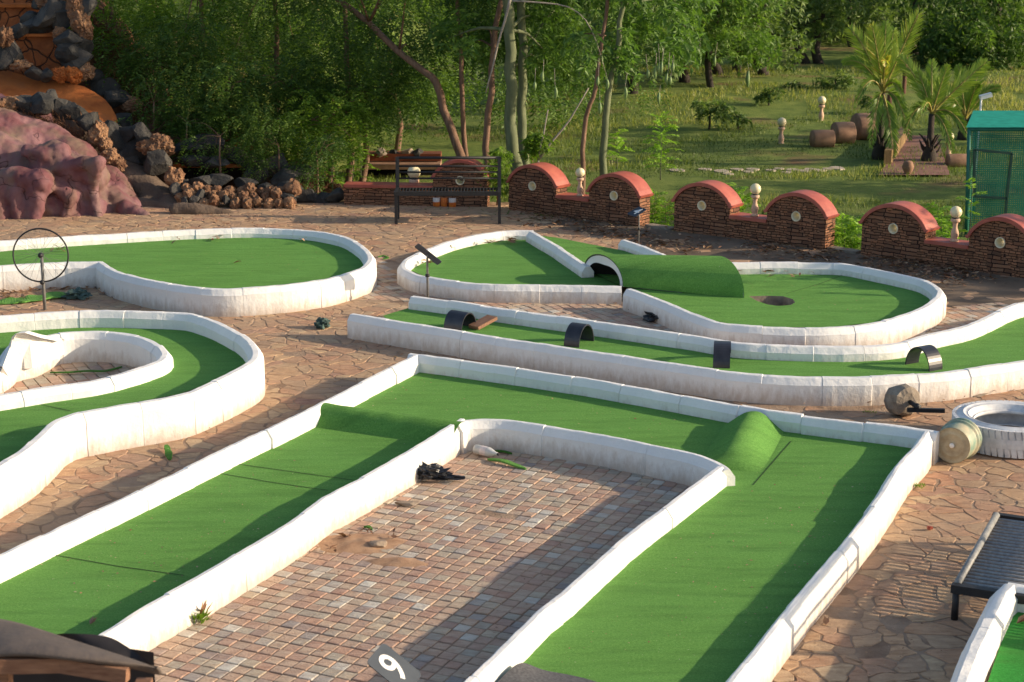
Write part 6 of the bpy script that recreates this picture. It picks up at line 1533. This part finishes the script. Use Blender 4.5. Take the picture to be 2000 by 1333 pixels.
# --- palms
def palm(u, vb, Y, trunk_px, fronds, lab, sc=1.0):
    g = W(u, vb, Y); g = Vector((g.x, g.y, terrain(g.x, g.y))); s = Y / 3400
    r_ = thing('coconut_palm', lab, 'palm', tuple(g), 0, 'young coconut palms on the lawn'); top = g + Vector((0, 0, trunk_px * s))
    mb = MB(); mb.tube([g + Vector((0, 0, -.1)), g + Vector((0, 0, .12)), g + Vector((0, 0, .35)), top], [.17, .15, .07, .055], 12)
    for k in range(12):
        a = k * 2.4; mb.tube([g + Vector((0, 0, .08 + .02 * k)), g + Vector((math.cos(a) * .16, math.sin(a) * .16, .22 + .03 * k)), g + Vector((math.cos(a) * .22, math.sin(a) * .22, .36 + .02 * k))], [.03, .02, .008], 5)
    mb.build('trunk', M['bark_dark'], r_, True)
    for fi, (du, dv, dY, bend, hue) in enumerate(fronds):
        # tip given as pixel offset from crown centre
        tip = top + Vector((du * s, dY, dv * s)); ctl = top.lerp(tip, .5) + Vector((0, 0, bend * s)) ; K_ = 26
        pts = [top * (1 - t) ** 2 + ctl * 2 * t * (1 - t) + tip * t * t for t in [k / K_ for k in range(K_ + 1)]]
        mb = MB(); mb.tube(pts, [.022 * sc * (1 - .85 * k / K_) for k in range(K_ + 1)], 5); fr = mb.build('frond', M['frond_stem'], r_, True)
        lv = Leaves(); L = (tip - top).length
        for k in range(4, K_ + 1):
            t = k / K_; p = np.array(pts[k]); tg = np.array((pts[min(K_, k + 1)] - pts[k - 1]).normalized())
            sdv = np.cross(tg, np.array([0, -1, .25])); sdv /= np.linalg.norm(sdv) + 1e-9
            for q in range(2):
                for sg in (-1, 1):
                    ll = L * .27 * (math.sin(math.pi * (.12 + .83 * t)) ** .7) * RZ.uniform(.85, 1.1)
                    d_ = sdv * sg * .62 + tg * 1.0 + np.array([RZ.uniform(-.08, .08), RZ.uniform(-.25, .25), -.12 + RZ.uniform(-.1, .1)])
                    lv.quads(p[None] + tg[None] * q * L / K_ * .5, d_[None], ll, .026 * sc, np.clip(hue + RZ.uniform(-.2, .15), 0, 1), side=np.array([[0, 1.0, .2]]) + RZ.uniform(-.3, .3))
        lf = lv.build('leaflets', ML['palm'], None); lf.data.transform(Matrix.Translation(-g)); lf.parent = fr
M['frond_stem'] = mk('yellow_green_stem', (.22, .20, .04), (.38, .30, .07), 8, .5, .1, 30)
palm(1715, 358, 33.5, 128, [(-62, 120, .3, 30, .75), (-30, 128, -.2, 15, .85), (4, 130, .2, 0, .55), (22, 118, .3, 5, .6), (58, 150, -.1, 5, .8), (44, 60, .4, 60, .8), (30, -10, -.5, 55, .65), (-72, 58, .2, 45, .6), (-60, -20, -.4, 70, .35), (-30, -92, -.6, 60, .4), (46, -80, -.5, 60, .4), (12, -110, -.7, 30, .35), (-10, 60, -.6, 60, .95)], 'taller coconut palm with yellow tipped fronds left of the bridge')
palm(1812, 360, 33.0, 95, [(-62, 105, .2, 25, .6), (-28, 78, .1, 10, .5), (2, 98, .3, 0, .5), (22, 92, -.1, 5, .65), (98, 98, 0, 8, .7), (60, 10, .2, 55, .35), (70, -48, -.3, 55, .3), (-58, -30, -.3, 60, .35), (-30, 10, -.5, 40, .4), (35, -70, -.4, 40, .3)], 'shorter coconut palm with one long frond reaching right, beside the cage')
palm(1880, 330, 36.5, 40, [(-60, 60, 0, 30, .3), (-20, 100, 0, 10, .35), (30, 110, .2, 5, .35), (-40, 20, -.3, 40, .3), (60, 60, 0, 30, .3), (10, 70, -.4, 20, .35), (-70, -10, 0, 40, .3)], 'small dark palm half hidden behind the green cage')
# --- shrubs on the bank
for (u, v, Y, r0, lab) in ((1563, 178, 44, .28, 'round silvery shrub on the grassy bank'), (1630, 165, 46, .34, 'larger grey green shrub right of the round one'), (1500, 190, 43, .25, 'thin straggly shrub left of the round one'), (1385, 235, 37, .38, 'dark wispy shrub at the foot of the sunlit mound'), (1440, 235, 38, .22, 'small flowering shrub beside the dark wispy one'), (1700, 200, 40, .2, 'weedy sprig above the clay barrels')):
    gd = drape(u, v + 18); Y = gd.y; g = (gd.x, gd.y, gd.z - .05); c0 = gd + Vector((0, 0, .02 + r0 * .9)); C = [(c0.x + RZ.uniform(-1, 1) * r0, Y + RZ.uniform(-.5, .5) * r0, c0.z + RZ.uniform(-.5, .5) * r0) for _ in range(9)]
    tree('shrub', lab, 'shrub', g, [g, (g[0] + .02, g[1], g[2] + r0 * .5), tuple(c0)], .03, .015, C, [r0 * .55] * 9, 'mango', 330, ML['mango'], M['bark_dark'], 'shrubs on the grassy bank', sc=.9)
# --- bright feathery seedlings behind and between the walls
def seedling(u, vt, vb, Y, lab, n=16, w=.45, dens=1):
    b = W(u, vb, Y); zt = W(u, vt, Y).z; zb = terrain(b.x, b.y) if vb > 380 else b.z; r_ = thing('feathery_seedling', lab, 'plant', (b.x, b.y, zb), 0, 'bright green seedlings by the stone walls')
    mb = MB(); K_ = 7; mb.tube([(b.x + NZ(k * .8, u) * .05, b.y, zb + (zt - zb) * k / K_) for k in range(K_ + 1)], [.012 * (1 - .8 * k / K_) for k in range(K_ + 1)], 6); mb.build('stem', M['bark_green'], r_, True)
    lv = Leaves(); m_ = n
    for k in range(m_):
        t = .18 + .82 * k / m_; z = zb + (zt - zb) * t; a = k * 2.4 + RZ.random(); el = .3 + .5 * t
        c = np.array([[b.x, b.y, z]]); d_ = np.array([[math.cos(a), math.sin(a), el]]); lv.pinnate(c, d_, w * RZ.uniform(.7, 1.1), 12, .030, .10, np.array([.45 + .5 * RZ.random()]), .45)
    lv.build('leaves', ML['lime'], r_)
seedling(1290, 228, 352, 26.5, 'tall bright green feathery plant between the second and third arches', 30, .36)
seedling(1205, 258, 330, 27.5, 'pale feathery plant right behind the lamp and slim kapok', 14, .3)
for i, (u, vt, vb, Y) in enumerate(((1640, 428, 490, 23.6), (1660, 436, 492, 23.2), (1630, 440, 488, 23.9), (1668, 428, 490, 23.3), (1648, 445, 494, 23.0))): seedling(u, vt, vb, Y, ['leftmost', 'second', 'hindmost', 'rightmost', 'nearest'][i] + ' bright leafy plant in the gap right of the fourth arch', 22, .34)
for i, (u, vt, vb, Y) in enumerate(((1437, 362, 420, 24.9), (1452, 378, 420, 24.7), (1828, 405, 470, 23.0), (1838, 420, 470, 22.9), (1278, 375, 440, 25.2), (1300, 400, 445, 25.0))):
    seedling(u, vt, vb, Y, ['leafy plant peeping out left of the middle lamp', 'low leafy plant just behind the middle lamp', 'leafy plant left of the lamp before the cage', 'low leafy plant at the foot of the lamp before the cage', 'leafy plant against the right end of the second arch', 'low leafy plant in the gap left of the third arch'][i], 20, .28)
seedling(1893, 345, 462, 22.6, 'slender young plant with a leafy tuft in front of the green cage', 13, .24)
for i, (u, v, Y) in enumerate(((620, 330, 28), (650, 345, 27.6), (690, 335, 28.4), (705, 318, 29))): seedling(u, v - 60, v + 30, Y, ['first', 'second', 'third', 'fourth'][i] + ' yellow green seedling from the left behind the low wall end', 14, .34)
# bush beside the bench between first and second wall
C, RR_ = scatter_clumps(12, 955, 992, 300, 400, 26.0, 26.6, .14, .22); g = ground_pt(972, 26.3)
tree('wall_bush', 'green leafy bush filling the gap beside the bench', 'bush', g, [g, tuple(W(972, 370, 26.3)), tuple(W(972, 320, 26.3))], .03, .012, C, RR_, 'kapok', 520, ML['bright'], M['bark_brown'], sc=.6)
C, RR_ = scatter_clumps(8, 1028, 1060, 272, 300, 27, 27.3, .12, .2); g = ground_pt(1040, 27.2)
tree('sprouting_bush', 'bright sprouting bush at the foot of the kapok trunks', 'bush', g, [g, tuple(W(1040, 300, 27.2)), tuple(W(1042, 280, 27.2))], .02, .01, C, RR_, 'kapok', 420, ML['bright'], M['bark_brown'], sc=.8)
# --- grass
def grass():
    lv = Leaves(); n = 150000; Y = 23.0 + 27 * rng.random(n) ** 1.15; X = (rng.random(n) * 2 - 1) * (Y * .31 + 1); ok = []
    keep = np.array([(y > wall_y(x) + .35) and x > -3.4 + .0 * y and NZ(x * .42, y * .42) + NZ(x * 2, y * 2) * .35 > -.10 for x, y in zip(X, Y)])
    X, Y = X[keep], Y[keep]; Z = np.array([terrain(x, y) - .04 for x, y in zip(X, Y)]); n = len(X)
    patch = np.array([NZ(x * .3 + 9, y * .3) for x, y in zip(X, Y)])
    rnd = np.clip(.36 + patch * 1.1 + .42 * np.clip((Y - 36) / 6, 0, 1) + rng.normal(size=n) * .18, 0, 1)  # paler blades with distance: sunlight on the far bank put into the tint
    h = (.07 + .10 * rng.random(n)) * (1 + np.clip(patch, -.4, .6)) * np.clip(Y / 34, .65, .95)
    d_ = np.stack([rng.normal(size=n) * .35, rng.normal(size=n) * .35, np.ones(n)], 1)
    lv.quads(np.stack([X, Y, Z], 1), d_, h, (.011 * Y / 24), rnd); return lv
struct(grass().build('lawn_grass', ML['grass']), 'patchy lawn grass between the walls and the far trees', 'grass', 'stuff')
# dry tuft bank near the pink rock
lv = Leaves(); n = 2600; t_ = rng.random(n); U = 60 + 130 * t_ + rng.normal(size=n) * 14; V = 238 + 62 * t_ + rng.normal(size=n) * 14
P = np.array([tuple(W(u, v, 26.9)) for u, v in zip(U, V)]); lv.quads(P, np.stack([rng.normal(size=n) * .6, -np.abs(rng.normal(size=n)) * .6, np.ones(n) * .7], 1), .10, .008, rng.random(n) * .6)
struct(lv.build('dry_grass', ML['dry']), 'dry grass on the bank above the pink rock', 'dry grass', 'stuff')
# weeds at kerb feet
def weed(px, n, r_, L, lab, mt='bright'):
    c = G(*px, 0); lv = Leaves(); a = rng.random(n) * 2 * math.pi; q = rng.random(n) ** .7 * r_
    P = np.stack([c.x + np.cos(a) * q, c.y + np.sin(a) * q * .6, np.full(n, .0) + rng.random(n) * L * .6], 1); lv.quads(P, np.stack([np.cos(a) * .7, np.sin(a) * .7, .5 + rng.random(n)], 1), L * (.5 + .5 * rng.random(n)), L * .16, rng.random(n))
    o = lv.build('weed', ML[mt]); tag(recenter(o), lab, 'weed', 'weeds at the foot of the kerbs')
weed((378, 1216), 260, .085, .07, 'leafy weed at the foot of the inner kerb in the pit, near the front'); weed((1797, 955), 60, .035, .04, 'tiny weed at the foot of the outer kerb, right of the U course'); weed((858, 925), 60, .05, .03, 'dry little weed behind the black bag', 'dry'); weed((1352, 902), 30, .03, .03, 'tiny weed among the cobbles')
weed((1170, 738), 40, .05, .04, 'small weed in the dirt at the lane kerb, left part'); weed((1500, 768), 40, .05, .04, 'small weed at the lane kerb, right part'); weed((1700, 808), 50, .06, .03, 'flat weed on the dirt beside the overturned stand')
# --- leaf litter (curled brown leaves and pods)
def litter(n, pts, spread, z, lab, size=(.05, .12)):
    lv = Leaves(); idx = rng.integers(0, len(pts), n); P = []
    for i in idx:
        u, v, k = pts[i]; p = G(u + rng.normal() * spread * k, v + rng.normal() * spread * .28 * k, z); P.append((p.x, p.y, z + .012 + rng.random() * .02))
    P = np.array(P); a = rng.random(n) * 2 * math.pi; L = size[0] + (size[1] - size[0]) * rng.random(n)
    lv.quads(P, np.stack([np.cos(a), np.sin(a), rng.normal(size=n) * .22], 1), L, L * (.22 + .2 * rng.random(n)), rng.random(n), side=np.stack([rng.normal(size=n) * .5, rng.normal(size=n) * .5, np.ones(n)], 1) * 0 + np.array([[.1, .2, 1.0]]) + rng.normal(size=(n, 3)) * .35)
    o = lv.build('leaf_litter', ML['dry']); struct(o, lab, 'leaf litter', 'stuff')
litter(1100, [(1780, 525, 1.2), (1830, 530, 1.3), (1740, 515, 1.0), (1880, 540, 1.2), (1600, 500, 1.2), (1500, 488, 1.0)], 34, 0, 'drifts of dry brown leaves along the foot of the right walls')
litter(900, [(1120, 435, 1.2), (1180, 448, 1.2), (1230, 460, 1.0), (1280, 478, 1), (1340, 480, 1.2), (1060, 425, 1)], 30, 0, 'dry brown leaves along the foot of the wall with two arches')
litter(260, [(700, 412, 1.5), (780, 415, 1.5), (600, 420, 1.8), (860, 420, 1.5), (450, 428, 1.5), (300, 440, 1.5)], 40, 0, 'dry leaves scattered before the low wall and rubble wall', (.04, .10))
litter(150, [(196, 555, .8), (150, 558, 1.2), (225, 572, 1), (60, 575, 1.6), (100, 562, 1.2), (10, 580, 1)], 18, 0, 'heap of curled brown leaves in the corner of the keyhole kerb', (.06, .15))
litter(60, [(1260, 575, 1), (1300, 600, 1), (1250, 590, 1.2), (1200, 590, 2), (780, 690, 2), (700, 560, 2), (850, 690, 1.5)], 25, 0, 'a few dry leaves between the figure eight course and the lane', (.04, .11))
litter(60, [(880, 484, .5), (960, 476, .6), (1000, 470, .4), (835, 515, .5)], 9, .125, 'curled dry leaves inside the triangular course', (.06, .14))
litter(40, [(1430, 536, .7), (1500, 534, .8), (1560, 536, .7), (1800, 556, .4), (1720, 546, .4)], 16, .125, 'dry leaves lying along the back kerb of the round green end', (.06, .14))
litter(26, [(350, 468, .6), (430, 466, .8), (590, 472, .6), (110, 490, .4)], 14, .20, 'dry leaves along the back kerb of the keyhole course', (.06, .15))
litter(40, [(680, 1052, .5), (650, 1078, .4), (715, 1040, .5), (765, 1052, .5)], 11, .012, 'brown leaf scraps at the sandy hollow', (.03, .08))
litter(90, [(1600, 790, 2), (1750, 790, 1.5), (1850, 780, 1.5), (1250, 755, 2), (1950, 760, 1)], 28, 0, 'leaf scraps in the dirt strip behind the U course', (.02, .07))
# a few single leaves worth naming
def leaf(px, z, L, a, lab):
    c = G(*px, z); lv = Leaves(); P = np.array([[c.x, c.y, z + .012]] * 2); lv.quads(P, np.array([[math.cos(a), math.sin(a), .15], [math.cos(a + .25), math.sin(a + .25), .25]]), L, L * .3, np.array([.4, .7]), side=np.array([[.2, .1, 1.0], [-.3, .2, 1.0]]))
    o = lv.build('dry_leaf', ML['dry']); tag(recenter(o), lab, 'leaf', 'single dry leaves')
leaf((176, 1224), .115, .09, 1.3, 'dark curled leaf alone on the green lane near the tarpaulin'); leaf((455, 516), .185, .12, .3, 'dark leaf in the middle of the keyhole green'); leaf((1985, 1222), .12, .16, .5, 'brown leaf on the vivid green corner course'); leaf((1612, 1225), .0, .10, 1.2, 'dry twisted leaf at the foot of the right kerb'); leaf((948, 622), .115, .12, 2.9, 'brown leaf beside the wooden plank'); leaf((1398, 580 - 10), .11, .1, 1, 'little brown leaf near the turf tunnel')
weed((390, 1212), 18, .05, .12, 'dry pale leaf blades beside the leafy weed', 'dry')

# grit, petals and leaf crumbs on the carpets
def grit(n, poly_px, z, lab):
    P0 = [G(u, v, z) for u, v in poly_px]; xs_ = [p.x for p in P0]; ys_ = [p.y for p in P0]; P = []
    PP = [(p.x, p.y) for p in P0]
    while len(P) < n:
        x = RZ.uniform(min(xs_), max(xs_)); y = RZ.uniform(min(ys_), max(ys_))
        if inpoly(x, y, PP): P.append((x, y, z + .006))
    P = np.array(P); a = rng.random(n) * 6.28; L = .008 + .02 * rng.random(n) ** 3
    lv = Leaves(); lv.quads(P, np.stack([np.cos(a), np.sin(a), rng.normal(size=n) * .1], 1), L, L * .6, .3 + .7 * rng.random(n), side=np.array([[0, 0, 1.0]]) + rng.normal(size=(n, 3)) * .2)
    struct(lv.build('turf_grit', ML['dry']), lab, 'grit', 'stuff')
grit(260, [(60, 1100), (560, 850), (640, 960), (210, 1220)], .115, 'pale crumbs scattered on the left lane of the U course')
grit(200, [(830, 720), (1400, 810), (1340, 870), (1000, 810), (700, 800)], .115, 'pale crumbs on the top lane of the U course')
grit(260, [(1480, 900), (1740, 900), (1480, 1240), (1080, 1300)], .115, 'pale crumbs on the right lane of the U course')
grit(90, [(250, 500), (650, 490), (560, 545), (330, 540)], .185, 'pale crumbs on the keyhole green')
grit(90, [(1400, 600), (1480, 540), (1750, 560), (1700, 620)], .11, 'pale crumbs on the round green end')
grit(500, [(350, 1230), (750, 960), (960, 890), (1330, 940), (900, 1333)], .008, 'white crumbs and dust specks on the pit cobbles')
grit(700, [(520, 600), (1000, 700), (700, 760), (520, 830), (300, 960), (60, 1040), (300, 880), (500, 780)], .008, 'small debris on the left flagstones')
grit(500, [(1800, 950), (2000, 920), (2000, 1120), (1850, 1333), (1560, 1333), (1700, 1100)], .008, 'small debris on the right flagstones')
